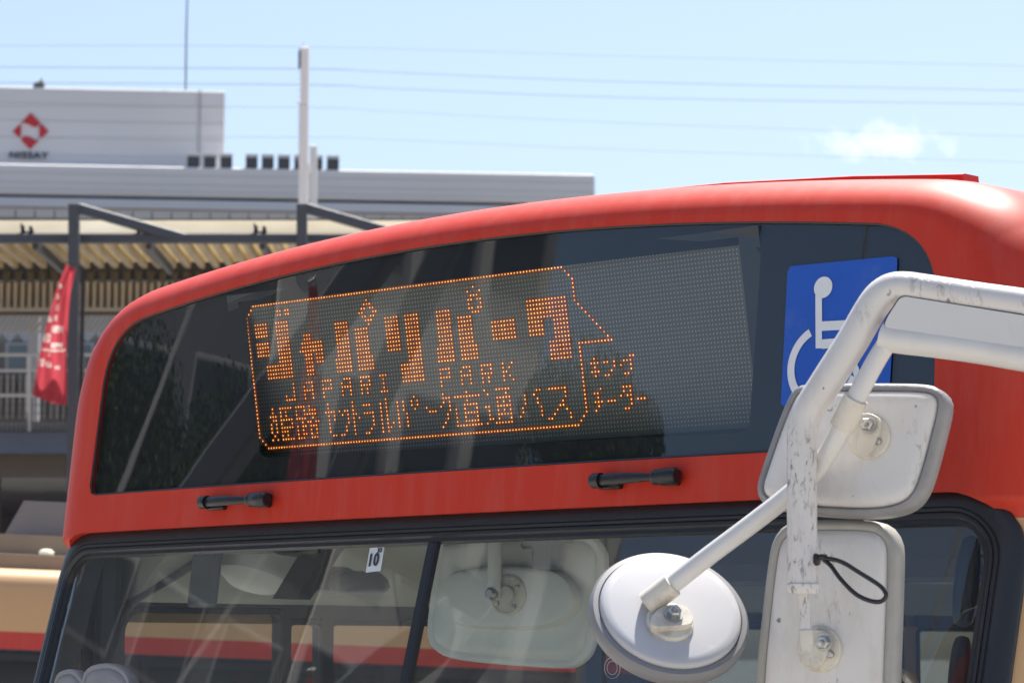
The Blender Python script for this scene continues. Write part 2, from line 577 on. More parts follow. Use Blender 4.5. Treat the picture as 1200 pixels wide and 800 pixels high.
def inset(poly, d):
    """move a closed 2-D polygon inwards by d (counter-clockwise or clockwise)"""
    n = len(poly); P = [Vector(p) for p in poly]
    area = sum(P[i].x * P[(i + 1) % n].y - P[(i + 1) % n].x * P[i].y for i in range(n))
    sg = 1 if area > 0 else -1
    res = []
    for i in range(n):
        t = (P[(i + 1) % n] - P[i - 1])
        if t.length < 1e-9: t = Vector((1, 0))
        t.normalize()
        nrm_ = Vector((-t.y, t.x)) * sg
        dd = d[i] if isinstance(d, list) else d
        res.append(P[i] + nrm_ * dd)
    return res


def inside(poly, x, y):
    c = False; n = len(poly); j = n - 1
    for i in range(n):
        xi, yi = poly[i][0], poly[i][1]; xj, yj = poly[j][0], poly[j][1]
        if (yi > y) != (yj > y) and x < (xj - xi) * (y - yi) / (yj - yi) + xi: c = not c
        j = i
    return c


def fill2d(outer, holes, pts):
    """triangulated sheet: outer polygon with holes and extra interior points -> (2-D verts, tris)"""
    vs = []; ed = []
    for poly in [outer] + holes:
        k = len(vs); n = len(poly)
        vs += [Vector((p[0], p[1])) for p in poly]
        ed += [(k + i, k + (i + 1) % n) for i in range(n)]
    vs += [Vector((p[0], p[1])) for p in pts]
    r = delaunay_2d_cdt(vs, ed, [], 0, 1e-6)
    V = r[0]; F_ = []
    for f in r[2]:
        cx = sum(V[i].x for i in f) / len(f); cy = sum(V[i].y for i in f) / len(f)
        if inside(outer, cx, cy) and not any(inside(h, cx, cy) for h in holes): F_.append(tuple(f))
    return [(v.x, v.y) for v in V], F_


def sheet(name, V2, F2, fn, m, parent, flip=False):
    used = sorted({i for f in F2 for i in f}); mp_ = {i: k for k, i in enumerate(used)}
    me = bpy.data.meshes.new(name)
    vs = [fn(*V2[i]) for i in used]
    fs = [tuple(mp_[i] for i in f) for f in F2]
    me.from_pydata(vs, [], fs); me.update()
    # faces look towards the front (-Y of the bus)
    s = sum(p.normal.y * p.area for p in me.polygons)
    if s > 0: me.flip_normals()
    for p in me.polygons: p.use_smooth = True
    return link(name, me, m, parent)


def text_mesh(txt, h, name, m, parent, M4, sx=1.0, depth=0.0015, bold=0.0):
    """flat lettering: glyph height h, placed by a 4x4 matrix (x along the line, y up, z out)"""
    cu = bpy.data.curves.new(name, 'FONT')
    cu.body = txt; cu.size = h / 0.70; cu.extrude = depth; cu.align_x = 'CENTER'; cu.align_y = 'BOTTOM'
    cu.offset = bold * h; cu.space_character = 1.08; cu.resolution_u = 3
    tmp = bpy.data.objects.new(name, cu); COL.objects.link(tmp)
    dg = bpy.context.evaluated_depsgraph_get()
    me = bpy.data.meshes.new_from_object(tmp.evaluated_get(dg))
    bpy.data.objects.remove(tmp); bpy.data.curves.remove(cu)
    me.transform(Matrix.Diagonal((sx, 1, 1, 1))); me.transform(M4)
    me.materials.clear()
    return link(name, me, m, parent)


# ------------------------------------------------------------------ ground
ground = MB().add([(-400, -400, -0.15), (400, -400, -0.15), (400, 1500, -0.15), (-400, 1500, -0.15)], [(0, 1, 2, 3)]).build(
    'ground', mat('ground_soil', (0.16, 0.15, 0.13), 0.9, vary=0.2, vscale=0.5), smooth=0)
tag(ground, kind='structure')
road = MB().add([(-60, -20, -0.01), (60, -20, -0.01), (60, 19, -0.01), (-60, 19, -0.01)], [(0, 1, 2, 3)]).build(
    'road', mat('pale_bounce_concrete', (0.36, 0.335, 0.30), 0.85, vary=0.15, vscale=3, bump=0.3, bscale=120), smooth=0)  # unseen ground made pale to bounce warm light onto shaded fronts
tag(road, kind='structure')
pave = MB().box((0, 29.6, -0.02), (120, 21, 0.28), ch=0.02).build('pavement', mat('paving', (0.38, 0.36, 0.33), 0.85, vary=0.15, vscale=4, bump=0.2), smooth=0)
tag(pave, kind='structure')

# ------------------------------------------------------------------ the red bus
import numpy as np
BO = Vector((-0.0814, 5.0788, 0)); BTH = radians(43.93)
BEX = Vector((cos(BTH), -sin(BTH), 0)); BEY = Vector((sin(BTH), cos(BTH), 0))
bus = thing('city_bus', 'red and tan city bus seen close from the front with an orange lit destination sign', 'bus', BO, -BTH)


def w2l(p):
    l = Vector(p) - BO
    return Vector((l.dot(BEX), l.dot(BEY), l.z))


CAML = w2l(CAM)


def rayl(px, py):
    d = ray(px, py)
    return Vector((d.dot(BEX), d.dot(BEY), d.z))


def on_plane(px, py, c, n):
    """bus-local point where a sight line meets the plane (c, n)"""
    d = rayl(px, py); n = Vector(n)
    return CAML + d * ((Vector(c) - CAML).dot(n) / d.dot(n))


def yh(x, z): return -0.03 + 0.119 * (z - 2.768) + 0.04 * x * x
def yw(x, z):
    z = np.maximum(z, 0.95)
    return -0.058 + 0.28 * (z - 2.303) + 0.04 * x * x
def base(x, z):
    t = np.clip((np.asarray(z) - 2.300) / 0.040, 0, 1); t = t * t * (3 - 2 * t)
    return yh(x, z) * t + yw(x, z) * (1 - t)


def hp(px, py, surf=yh):
    """point of the front surface on a sight line"""
    d = rayl(px, py); T = 5.0
    for _ in range(40):
        p = CAML + d * T
        T -= (p.y - float(surf(p.x, p.z))) / d.y
    return CAML + d * T


def crown(x): return 2.907 - 0.06 * x * x
HW = 1.21
right = []
for k in range(0, 39): x = 0.95 * k / 38; right.append((x, crown(x)))
a0, b0, c0 = Vector((0.95, crown(0.95))), Vector((1.205, 2.823)), Vector((HW, 2.58))
for k in range(1, 25):
    t = k / 24; p = a0 * (1 - t) ** 2 + b0 * 2 * t * (1 - t) + c0 * t * t; right.append((p.x, p.y))
zs_side = [2.54, 2.50, 2.46, 2.42, 2.385, 2.36, 2.35, 2.34, 2.33, 2.32, 2.31, 2.30, 2.285, 2.27, 2.235, 2.20, 2.17] + [2.17 - 0.05 * k for k in range(1, 36)]
right += [(HW, z) for z in zs_side]
OUT = [(-x, z) for x, z in right[::-1]][:-1] + right
OUTN = np.array(OUT)
seg_a = OUTN[:-1]; seg_b = OUTN[1:]; seg_d = seg_b - seg_a
seg_l2 = (seg_d ** 2).sum(1); nx_abs = np.abs(seg_d[:, 1]) / np.sqrt(seg_l2)


def edge_dist(x, z):
    p = np.array([x, z]); t = np.clip(((p - seg_a) * seg_d).sum(1) / seg_l2, 0, 1)
    q = seg_a + seg_d * t[:, None]
    dd = ((q - p) ** 2).sum(1); i = int(dd.argmin())
    return math.sqrt(dd[i]), nx_abs[i], i


A_TOP, A_SIDE, D_F = 0.066, 0.12, 0.115


def front_y(x, z, off=0.0):
    d, nx, _ = edge_dist(x, z)
    A = A_TOP + (A_SIDE - A_TOP) * nx ** 1.5
    y = float(base(x, z))
    if d < A:
        t = (A - d) / A
        y += D_F * (1 - math.sqrt(max(0, 1 - t * t)))
    return y + off


# rings of the rounded edge
rings = []
oin = []
for i, (x, z) in enumerate(OUT):
    j0, j1 = max(0, i - 1), min(len(OUT) - 1, i + 1)
    t = Vector(OUT[j1]) - Vector(OUT[j0]); t.normalize()
    n_ = Vector((t.y, -t.x))                       # inwards: outline runs left-bottom -> top -> right-bottom
    oin.append((n_, abs(t.y)))
ring_pts = []
for ph in (12, 24, 36, 48, 60, 72, 84, 90):
    f = 1 - cos(radians(ph))
    for (x, z), (n_, nx) in zip(OUT, oin):
        A = A_TOP + (A_SIDE - A_TOP) * nx ** 1.5
        q = Vector((x, z)) + n_ * A * f
        ring_pts.append((q.x, q.y))
ZB = OUT[0][1]
outer_poly = OUT


# header window outline
def ztop(x): return 2.833 - 0.070 * x * x
gl = [(0.918 * k / 30 * 1.0, ztop(0.918 * k / 30)) for k in range(31)]
a0, b0, c0 = Vector(gl[-1]), Vector((1.014, 2.754)), Vector((1.028, 2.665))
for k in range(1, 13):
    t = k / 12; p = a0 * (1 - t) ** 2 + b0 * 2 * t * (1 - t) + c0 * t * t; gl.append((p.x, p.y))
gl += [(1.031 + 0.006 * k / 5, 2.64 - 0.19 * k / 5) for k in range(6)]
gl += [(p.x, p.y) for p in round_poly([(1.037, 2.45), (1.036, 2.4205), (0.99, 2.4205)], [0.0, 0.026, 0.0], 6)[7:14]]
gl += [(0.95 - 0.05 * k, 2.4205) for k in range(19)]
GL = [(-x - 0.010, z) for x, z in gl[::-1]][:-1] + [(x - 0.010, z) for x, z in gl]
GL = [tuple(p) for p in resample([Vector(p) for p in GL], 260)]

# windscreen opening (gasket runs along it)
WX, WZ0, WZ1, WR = 1.160, 0.98, 2.343, 0.105
WS = [tuple(p) for p in resample(round_poly([(-WX, WZ0), (WX, WZ0), (WX, WZ1), (-WX, WZ1)], [0.1, 0.1, WR, WR], 10), 300)]
WSH = [tuple(p) for p in inset([Vector(p) for p in WS], -0.003)]

zrows = [2.9 - 0.025 * k for k in range(0, 22)] + [2.355, 2.345, 2.335, 2.325, 2.315, 2.305, 2.295, 2.28] + [0.95 - 0.06 * k for k in range(10)]
ipts = []
for z in zrows:
    for k in range(-48, 49):
        x = k * 0.0245
        if not inside(outer_poly, x, z): continue
        d, nx, _ = edge_dist(x, z)
        if d < (A_TOP + (A_SIDE - A_TOP) * nx ** 1.5) + 0.01 or z < ZB + 0.02: continue
        ipts.append((x, z))
pts_all = [p for p in ring_pts + ipts if p[1] > ZB + 0.004 and not inside(GL, *p) and not inside(WSH, *p)]
V2, F2 = fill2d(outer_poly, [GL, WSH], pts_all)
front = sheet('front_panel', V2, F2, lambda x, z: (x, front_y(x, z), z), M['bus'], bus)
def front_normal(v):
    x, z = v.co.x, v.co.z; e = 1e-3
    gx = float(base(x + e, z) - base(x - e, z)) / (2 * e); gz = float(base(x, z + e) - base(x, z - e)) / (2 * e)
    d, nx, i = edge_dist(x, z)
    A = A_TOP + (A_SIDE - A_TOP) * nx ** 1.5
    if d < A:
        t = min((A - d) / A, 0.9995); sl_ = -D_F * t / math.sqrt(1 - t * t) / A
        sd = Vector(seg_d[i]).normalized(); gx += sl_ * sd.y; gz += -sl_ * sd.x
    return Vector((gx, -1, gz)).normalized()
front.data.normals_split_custom_set_from_vertices([front_normal(v) for v in front.data.vertices])
mb = MB()
for hole, dep in ((GL, 0.022), (WSH, 0.07)):
    a = [Vector((x, front_y(x, z), z)) for x, z in hole]
    b = [p + Vector((0, dep, 0)) for p in a]
    mb.loops([a, b], False, False)
# roof and upper sides, run back from the front edge
top_loop = [(x, z) for x, z in OUT if z >= 2.169]
ys = [None, 0.35, 0.8, 1.6, 3.0, 5.0, 7.4]
rows = []
for y in ys:
    rows.append([Vector((x, (float(base(x, z)) + D_F) if y is None else y, z)) for x, z in top_loop])
vs = [p for r in rows for p in r]; n_ = len(top_loop); fs = []
for i in range(len(rows) - 1):
    for k in range(n_ - 1): fs.append((i * n_ + k, i * n_ + k + 1, (i + 1) * n_ + k + 1, (i + 1) * n_ + k))
fs.append(tuple((len(rows) - 1) * n_ + k for k in range(n_)))
mb.add(vs, fs)
# lower sides, pillars and rear
WIN_L = [(0.172, 0.612), (0.636, 0.732), (0.762, 1.6), (1.67, 2.9), (2.98, 4.3), (4.38, 5.7)]
for s in (-1, 1):
    X = s * (HW - 0.012)
    mb.box((X, 3.72, 0.78), (0.022, 7.34, 0.84))
    e = 0.06 if s < 0 else 0.06
    for w0, w1 in WIN_L:
        mb.box((X, (e + w0) / 2, 1.69), (0.022, w0 - e, 0.98))
        e = w1
    mb.box((X, (e + 7.39) / 2, 1.69), (0.022, 7.39 - e, 0.98))
mb.box((0, 7.385, 1.27), (2.4, 0.022, 1.8))
mb.box((0, 3.7, 0.33), (2.38, 7.3, 0.06))
body = mb.build('body', M['bus'], bus, smooth=40)
bm = bmesh.new(); bm.from_mesh(body.data)
bmesh.ops.remove_doubles(bm, verts=bm.verts, dist=2e-5)
bm.to_mesh(body.data); bm.free()

# low raised cover on the roof
rc = MB()
prof = [(-0.86, 2.84), (-0.85, 2.872), (-0.6, 2.895), (-0.3, 2.932), (0.044, 2.951), (0.352, 2.939), (0.636, 2.918), (0.862, 2.895), (0.868, 2.84)]
rows = [[Vector((x, y, z + dz)) for x, z in prof] for y, dz in ((0.30, -0.002), (0.306, 0.0), (0.345, 0.0))]
rc.loops(rows, True, True)
rc.build('roof_cover', M['bus'], body, smooth=20)

# header window
gin = [tuple(p) for p in inset([Vector(p) for p in GL], 0.004)]
gp = [(x * 0.05, 2.40 + 0.03 * k) for k in range(15) for x in range(-21, 22)]
gp = [p for p in gp if inside([tuple(q) for q in inset([Vector(p) for p in GL], 0.02)], *p)]
V2, F2 = fill2d(gin, [], gp)
hglass = sheet('header_window', V2, F2, lambda x, z: (x, yh(x, z) + 0.006, z), M['hglass'], bus)
mask_hole = [tuple(p) for p in resample(round_poly([Vector((hp(*p).x, hp(*p).z)) for p in ((300, 536), (873, 506), (888, 283.5), (283, 358.5))], [0.01, 0.006, 0.024, 0.01], 6), 120)]
V2, F2 = fill2d(gin, [mask_hole], [p for p in gp if not inside(mask_hole, *p)])
sheet('black_mask', V2, F2, lambda x, z: (x, yh(x, z) + 0.0105, z), M['frit'], hglass)
seal = MB().tube([(x, yh(x, z) + 0.004, z) for x, z in inset([Vector(p) for p in GL], 0.001)], 0.0028, 6, closed=True)
seal.build('window_seal', M['rubber'], hglass)

# destination display behind it, tilted to face down at the street
PIT = 0.0075
DB = Vector((0, 0.1585, -0.9873)) * 0.9895
def led(c, r, off=0.0):
    return Vector(((c - 80) * PIT, 0.0, 2.768)) + DB * (r * PIT) + Vector((0, -0.987, -0.158)) * off
disp = MB()
cc0, cc1, rr0, rr1 = -2.2, 164.2, -1.6, 40.4
disp.loops([[led(cc0, rr0), led(cc1, rr0), led(cc1, rr1), led(cc0, rr1)], [led(cc0, rr0, -0.03), led(cc1, rr0, -0.03), led(cc1, rr1, -0.03), led(cc0, rr1, -0.03)]])
display = disp.build('destination_display', M['led_panel'], bus, smooth=0)
hs = MB()
for (c, r, c2, r2) in ((-6.5, -3.6, 170, -1.62), (-6.5, 40.42, 170, 46), (-6.5, -1.6, -2.22, 40.4), (164.22, -1.6, 170, 40.4)):
    hs.loops([[led(c, r, 0.004), led(c2, r, 0.004), led(c2, r2, 0.004), led(c, r2, 0.004)], [led(c, r, -0.05), led(c2, r, -0.05), led(c2, r2, -0.05), led(c, r2, -0.05)]])
hs.build('display_bezel', M['bezel'], display, smooth=0)
ROWS = '''3-111
2 112
1 12-13 15-16 45 82 113
0 12-13 15-16 44-46 80 84 114
0 43-44 46-47 81-83 114
0 3-7 11-15 42-43 47-48 80-81 83-84 114
0 3-7 11-15 43-44 46-47 80 84 114
0 3-7 11-15 33-37 44-46 51-55 58-62 69-73 80-81 83-84 99-111 114
0 3-7 11-15 33-37 45 51-55 58-62 69-73 81-83 99-111 114
0 11-15 21-23 33-37 40-44 51-55 58-62 69-73 76-80 99-111 115
0 3-7 11-15 21-23 33-37 40-44 51-55 58-62 69-73 76-80 99-111 116
0 3-7 11-15 20-27 33-37 40-44 51-55 58-62 69-73 76-80 87-94 99-111 117
0 3-7 11-15 20-27 33-37 40-44 51-55 58-62 69-73 76-80 87-94 99-103 107-111 118
0 3-7 11-15 19-27 33-37 40-44 51-55 58-62 69-73 76-80 87-94 99-103 107-111 119
0 11-15 21-23 25-27 33-37 40-44 51-55 58-62 69-73 76-80 87-94 99-103 107-111 120
0 11-15 21-23 25-27 33-37 40-44 51-55 58-62 69-73 76-80 87-94 99-103 107-111 121
0 6-15 21-23 25-27 32-37 40-45 58-62 68-73 76-81 107-111 122
0 6-15 21-23 32-37 40-45 58-62 68-73 76-81 105-111 123
0 6-15 21-23 32-37 40-45 58-62 68-73 76-81 105-111 114-124
0 6-15 21-23 32-37 40-45 55-62 68-73 76-81 105-111 114
0 55-62 105-111 114
0 15 20-22 26-29 34-36 40-43 47-49 55-62 68-71 76-78 82-85 89 92 105-111 114
0 15 19 22 26 29 33 36 40 43 48 55-62 68 71 75 78 82 85 89 91 114 118 129-130
0 15 19-22 26-29 33-36 40-43 48 55-62 68-71 75-78 82-85 89-90 114 117-119 121-122 124 127-129
0 12 15 19 22 26 33 36 40 42 48 68 75 78 82 84 89 91 114 118 124 126 129
0 12-15 19 22 26 33 36 40 42 47-49 68 75 78 82 84 89 92 114 117-119 123 129
0 114 118 121-122 127-128
0 6 9-13 15-18 20 27 36 48 58 68 76 82 86-90 114
0 6 9 11 15 18 20-22 27 36 40-42 46 48 52 54 57 59 68-70 72-80 83 89 99-100 103-108 114
0 5-7 9 11 15 18-22 26-29 31 33-34 36 46 48 52 54 57 59 68 70 76 86-90 95 98 108 114 119 126-128
0 6-7 9-13 15-18 21 27 29 32 34 36-37 40-43 46 48 52 54 58 62 67 70 75-79 86 88 90 95 99 108 114 117-118 126 128
0 5 7 9 13 17 19-20 22-23 27 29 34 36 38 43 46 48 52 55 63-65 70 72 75 79 82-83 86-90 95 99 107 114 118 125 127-128
0 5 7 9-13 15 17-18 20-22 27 34 36 43 46 48 52 55 69 72 75-79 83 86 88 90 94 100 106-107 114 117-119 121-123 128 130-132
0 5 7 9-11 15 17 20 22 27 33 36 43 46 48 50 52 55 69 72 75 79 83 86-90 94 100 105 108 114 118 128
0 6 9 11 15 17-18 20 22 27 33 36 42 46 48-49 52 55 68 72 75-79 83-84 86 90 93 100 104 109 114 117 126-127
1 5 7 9-13 15-17 20-22 28-29 31-32 36 40-41 46 48 67 72-80 82 85-90 102-103 109 113
2 112
3-111'''
lit = set()
for r, line in enumerate(ROWS.split('\n')):
    for tok in line.split():
        a, _, b = tok.partition('-')
        for c in range(int(a), int(b or a) + 1): lit.add((c, r))
def dots(cells, rad, n, off):
    v = []; f = []
    for c, r in cells:
        k = len(v); o = led(c, r, off)
        for i in range(n):
            a = 2 * pi * i / n + (pi / 4 if n == 4 else 0.3)
            v.append(o + Vector((cos(a) * rad, 0, 0)) - DB.normalized() * (sin(a) * rad))
        f.append(tuple(range(k, k + n)))
    return v, f
b_ = MB(); b_.add(*dots([(c, r) for c in range(-1, 164) for r in range(-1, 40) if (c, r) not in lit], 0.00165, 6, 0.0006))
tag(b_.build('unlit_dots', M['led_off'], display, smooth=0), kind='stuff')
b_ = MB(); b_.add(*dots(sorted(lit), 0.00140, 8, 0.0016))
tag(b_.build('lit_dots', M['led_on'], display, smooth=0), kind='stuff')
b_ = MB(); b_.add(*dots(sorted(lit), 0.00522, 4, 0.0010))
tag(b_.build('dot_glow', M['led_glow'], display, smooth=0), kind='stuff')  # glowing squares paint the light spilling between the lit dots
# dark recess round the display
rec = MB()
rec.box((0, 0.16, 2.60), (1.9, 0.02, 0.38))
rec.box((0, 0.09, 2.42), (1.9, 0.13, 0.012))
rec.box((-0.95, 0.09, 2.6), (0.012, 0.13, 0.36)); rec.box((0.95, 0.09, 2.6), (0.012, 0.13, 0.36))
rec.build('sign_recess', M['frit'], bus, smooth=0)

# blue wheelchair plate on the window
sg = [hp(*p) for p in ((921.5, 312), (1050.5, 299.5))]
x0, x1 = sg[0].x, sg[1].x
zt0, zt1 = sg[0].z, sg[1].z
spoly = [(x0 + 0.004, 2.492), (x1 - 0.001, 2.492), (x1, zt1), (x0, zt0)]
V2, F2 = fill2d([tuple(p) for p in resample(round_poly(spoly, 0.006, 4), 80)], [], [(x0 + 0.02 * i, 2.50 + 0.02 * j) for i in range(1, 10) for j in range(11)])
sign = sheet('accessibility_plate', V2, F2, lambda x, z: (x, yh(x, z) + 0.0035, z), M['blue'], bus)
def sp(px, py): p = hp(px, py); return Vector((p.x, p.z))
def ribbon(pts, w):
    P = [Vector(p) for p in pts]; L = []; R_ = []
    for i, p in enumerate(P):
        t = (P[min(i + 1, len(P) - 1)] - P[max(i - 1, 0)]).normalized(); nn = Vector((-t.y, t.x)) * (w / 2)
        L.append(p + nn); R_.append(p - nn)
    return L, R_
sym = MB()
def sadd(poly): sym.add([(p.x, yh(p.x, p.y) + 0.0022 - 0.0002 * (len(sym.f) % 7), p.y) for p in poly], [tuple(range(len(poly)))])
hc = sp(963.6, 336.5); hr = (sp(963.6, 324) - hc).length
sadd([hc + Vector((cos(a), sin(a))) * hr for a in [2 * pi * k / 28 for k in range(28)]])
sadd([sp(954.6, 346), sp(962.2, 346), sp(962.4, 375.5), sp(962.2, 408), sp(954.9, 408)])
sadd([sp(962, 376.5), sp(990, 375), sp(990, 386), sp(962, 387.5)])
sadd([sp(962.3, 397.5), sp(992, 395), sp(997, 405), sp(1001.5, 419), sp(1010, 444), sp(1018, 440), sp(1021, 449), sp(1005, 457), sp(990, 407), sp(962.3, 408.5)])
wc = sp(964, 428); wr = 0.062
ang = [radians(a) for a in range(118, 341, 6)]
L_, R_ = ribbon([wc + Vector((cos(a), sin(a))) * wr for a in ang], 0.0135)
for i in range(len(L_) - 1):
    sym.add([(p.x, yh(p.x, p.y) + 0.0022, p.y) for p in (L_[i], L_[i + 1], R_[i + 1], R_[i])], [(0, 1, 2, 3)])
sym.build('wheelchair_symbol', M['signwhite'], sign, smooth=0)

# two black latches on the header's lower edge
for (pl, pr_) in (((247, 590.5), (321, 586.5)), ((706, 565.5), (801.5, 559.5))):
    a, b = hp(*pl), hp(*pr_)
    L = (b - a).length
    ax = (b - a).normalized(); outn = Vector((0, -1, 0.12)).normalized(); upn = ax.cross(outn) * -1
    if upn.z < 0: upn = -upn
    lt = MB()
    c = lambda s, o=0.02, u=0.0: a + ax * (L * s) + outn * o + upn * u
    prof = [(0.0, 0.0078), (0.03, 0.0092), (0.15, 0.0096), (0.3, 0.0098), (0.5, 0.0088), (0.66, 0.0070), (0.75, 0.0066)]
    rings_ = []
    for s, r in prof:
        o = c(s, 0.021 + 0.006 * sin(pi * min(1, s / 0.75)))
        rings_.append([o + (upn * (cos(t) * r)) + outn * (sin(t) * r * 0.62) for t in [2 * pi * k / 16 for k in range(16)]])
    lt.loops(rings_)
    lt.box(c(0.14, 0.006, -0.009), (L * 0.26, 0.014, 0.008), ch=0.002)
    latch = lt.build('latch_handle', M['black'], bus, smooth=45)
    kn = MB()
    kn.lathe(c(0.72, 0.018), ax, [(0, 0), (0.0115, 0), (0.0128, 0.004), (0.0128, L * 0.04), (0.0118, L * 0.055), (0.0118, L * 0.07), (0.0138, L * 0.085), (0.0138, L * 0.26), (0.011, L * 0.285), (0, L * 0.29)], 24)
    kn.box(c(0.87, 0.006), (L * 0.2, 0.016, 0.026), ch=0.003)
    kn.build('pivot_knob', M['black'], latch, smooth=35)
    ec = MB().lathe(c(0.02, 0.021), -ax, [(0, -0.012), (0.0128, -0.012), (0.0128, 0.004), (0.010, 0.009), (0.005, 0.0095), (0.005, 0.007), (0, 0.007)], 20)
    ec.build('end_cap', M['black'], latch, smooth=35)

# windscreen: rubber gasket, two panes, divider
def sweep(name, path, prof, m, parent, fy):
    n = len(path); area = 0
    rings_ = [[] for _ in prof]
    ins = [inset([Vector(p) for p in path], u) for u, w in prof]
    for j, (u, w) in enumerate(prof):
        for i in range(n):
            x, z = ins[j][i]
            x2, z2 = path[i]
            y = fy(min(HW - .001, max(-HW + .001, x)), z)
            # push outwards along the surface normal
            e = 0.004
            xa = min(HW - .002, max(-HW + .002, x))
            gx = (fy(min(HW - .001, xa + e), z) - fy(max(-HW + .001, xa - e), z)) / (2 * e)
            nn = Vector((gx, -1, 0.28)).normalized()
            rings_[j].append(Vector((x, y, z)) + nn * w)
    mb_ = MB()
    vs_ = [p for r in rings_ for p in r]; k = len(rings_); fs_ = []
    for i in range(k - 1):
        for q in range(n):
            l = (q + 1) % n
            fs_.append((i * n + q, i * n + l, (i + 1) * n + l, (i + 1) * n + q))
    mb_.add(vs_, fs_)
    return mb_.build(name, m, parent, smooth=50)
def fyw(x, z):
    y = float(yw(x, z)); A = A_SIDE
    d = HW - abs(x)
    if d < A:
        t = (A - d) / A; y += D_F * (1 - math.sqrt(max(0, 1 - t * t)))
    return y
gprof = [(-0.010, -0.012), (-0.010, 0.006), (-0.006, 0.011), (0.002, 0.0135), (0.012, 0.0145), (0.0215, 0.013), (0.0225, 0.0105), (0.0235, 0.0105), (0.0245, 0.0125), (0.0285, 0.0115), (0.0295, 0.008), (0.0305, 0.008), (0.0315, 0.0105), (0.036, 0.010), (0.039, 0.004), (0.045, 0.004), (0.0465, -0.008)]
gasket = sweep('windscreen_gasket', WS, gprof, M['rubber'], bus, fyw)
sweep('inner_trim', WS, [(0.0435, -0.009), (0.030, -0.02), (0.014, -0.045), (0.010, -0.065)], M['lining_dark'], bus, fyw)
WG = [tuple(p) for p in inset([Vector(p) for p in WS], 0.041)]
DIVX = -0.021
def half(poly, sgn):
    # split the opening at the divider
    P = []; n = len(poly)
    for i in range(n):
        a, b = Vector(poly[i]), Vector(poly[(i + 1) % n])
        ia, ib = (a.x - DIVX) * sgn >= 0, (b.x - DIVX) * sgn >= 0
        if ia: P.append(tuple(a))
        if ia != ib:
            t = (DIVX - a.x) / (b.x - a.x); P.append(tuple(a.lerp(b, t)))
    return P
for sgn in (-1, 1):
    poly = half(WG, sgn)
    gp = [(x, 1.0 + 0.05 * k) for k in range(27) for x in [i * 0.05 for i in range(-21, 22)] + [s_ * q for s_ in (-1, 1) for q in (1.075, 1.085, 1.09, 1.10, 1.105, 1.11)]]
    ip = [tuple(p) for p in inset([Vector(p) for p in poly], 0.006)]
    gp = [p for p in gp if inside(ip, *p)]
    V2, F2 = fill2d(poly, [], gp)
    sheet('windscreen', V2, F2, lambda x, z: (x, fyw(x, z) + 0.004, z), M['wglass'], bus)
dv = MB()
dv.loops([[Vector((DIVX + dx, fyw(DIVX, z) + dy, z)) for dx, dy in ((-0.011, 0.008), (-0.011, -0.003), (-0.007, -0.007), (0.007, -0.007), (0.011, -0.003), (0.011, 0.008))] for z in (2.298, 1.7, 1.03)])
dv.build('windscreen_divider', M['rubber'], bus, smooth=30)

# inspection sticker in the windscreen
stk = [hp(*p, surf=yw) for p in ((427.5, 670.5), (445, 668.5), (449.5, 640.5), (432.5, 641.5))]
s_ = MB(); s_.add([p + Vector((0, 0.002, 0)) for p in stk], [(0, 1, 2, 3)])
sticker = s_.build('inspection_sticker', mat('sticker_paper', (0.62, 0.66, 0.68), 0.5), bus, smooth=0)
ux = (stk[1] - stk[0]).normalized(); uy = (stk[3] - stk[0]); hh = uy.length; uy.normalize(); uz = ux.cross(uy).normalized()
ww = (stk[1] - stk[0]).length
def T4(o, x, y, z): return Matrix(((x.x, y.x, z.x, o.x), (x.y, y.y, z.y, o.y), (x.z, y.z, z.z, o.z), (0, 0, 0, 1)))
ink = mat('dark_ink', (0.03, 0.04, 0.045), 0.6)
text_mesh('10', hh * 0.50, 'lettering', ink, sticker, T4(stk[0] + ux * ww * .42 + uy * hh * .10 + uz * .001 + Vector((0, 0.001, 0)), ux, uy, uz), sx=0.85, depth=0.0004, bold=0.03)
text_mesh('30', hh * 0.19, 'lettering', ink, sticker, T4(stk[0] + ux * ww * .74 + uy * hh * .70 + uz * .001 + Vector((0, 0.001, 0)), ux, uy, uz), sx=0.95, depth=0.0004, bold=0.02)
# faint round etched mark low on the right-hand pane
ms = hp(717, 782, surf=yw)
mk = MB().tube([ms + Vector((cos(a) * .017, 0.001, sin(a) * .017)) for a in [2 * pi * k / 24 for k in range(24)]], 0.0007, 5, closed=True)
mk.tube([ms + Vector((cos(a) * .011, 0.001, sin(a) * .011)) for a in [2 * pi * k / 20 for k in range(20)]], 0.0006, 5, closed=True)
mk.build('etched_mark', mat('etched_glass', (0.35, 0.36, 0.35), 0.7), bus)

# ------------------------------------------------------------------ inside the bus
it = MB()
it.box((0, 3.7, 2.375), (2.3, 7.0, 0.02))                         # ceiling
it.box((0, 0.30, 2.40), (2.28, 0.30, 0.02))
lin = it.build('ceiling_lining', M['lining'], bus, smooth=0)
fl = MB().box((0, 3.7, 0.42), (2.3, 7.2, 0.04)).build('cabin_floor', mat('vinyl_floor', (0.12, 0.12, 0.13), 0.6), bus, smooth=0)
# cove panel above the driver's windows, curved
cv = MB()
prof = [(-1.186, 2.212), (-1.15, 2.212), (-1.11, 2.235), (-1.055, 2.285), (-0.99, 2.33), (-0.90, 2.362), (-0.90, 2.368), (-1.186, 2.368)]
cv.loops([[Vector((x, y, z)) for x, z in prof] for y in (0.16, 2.0, 7.2)])
cv.build('cove_panel', M['lining'], bus, smooth=40)
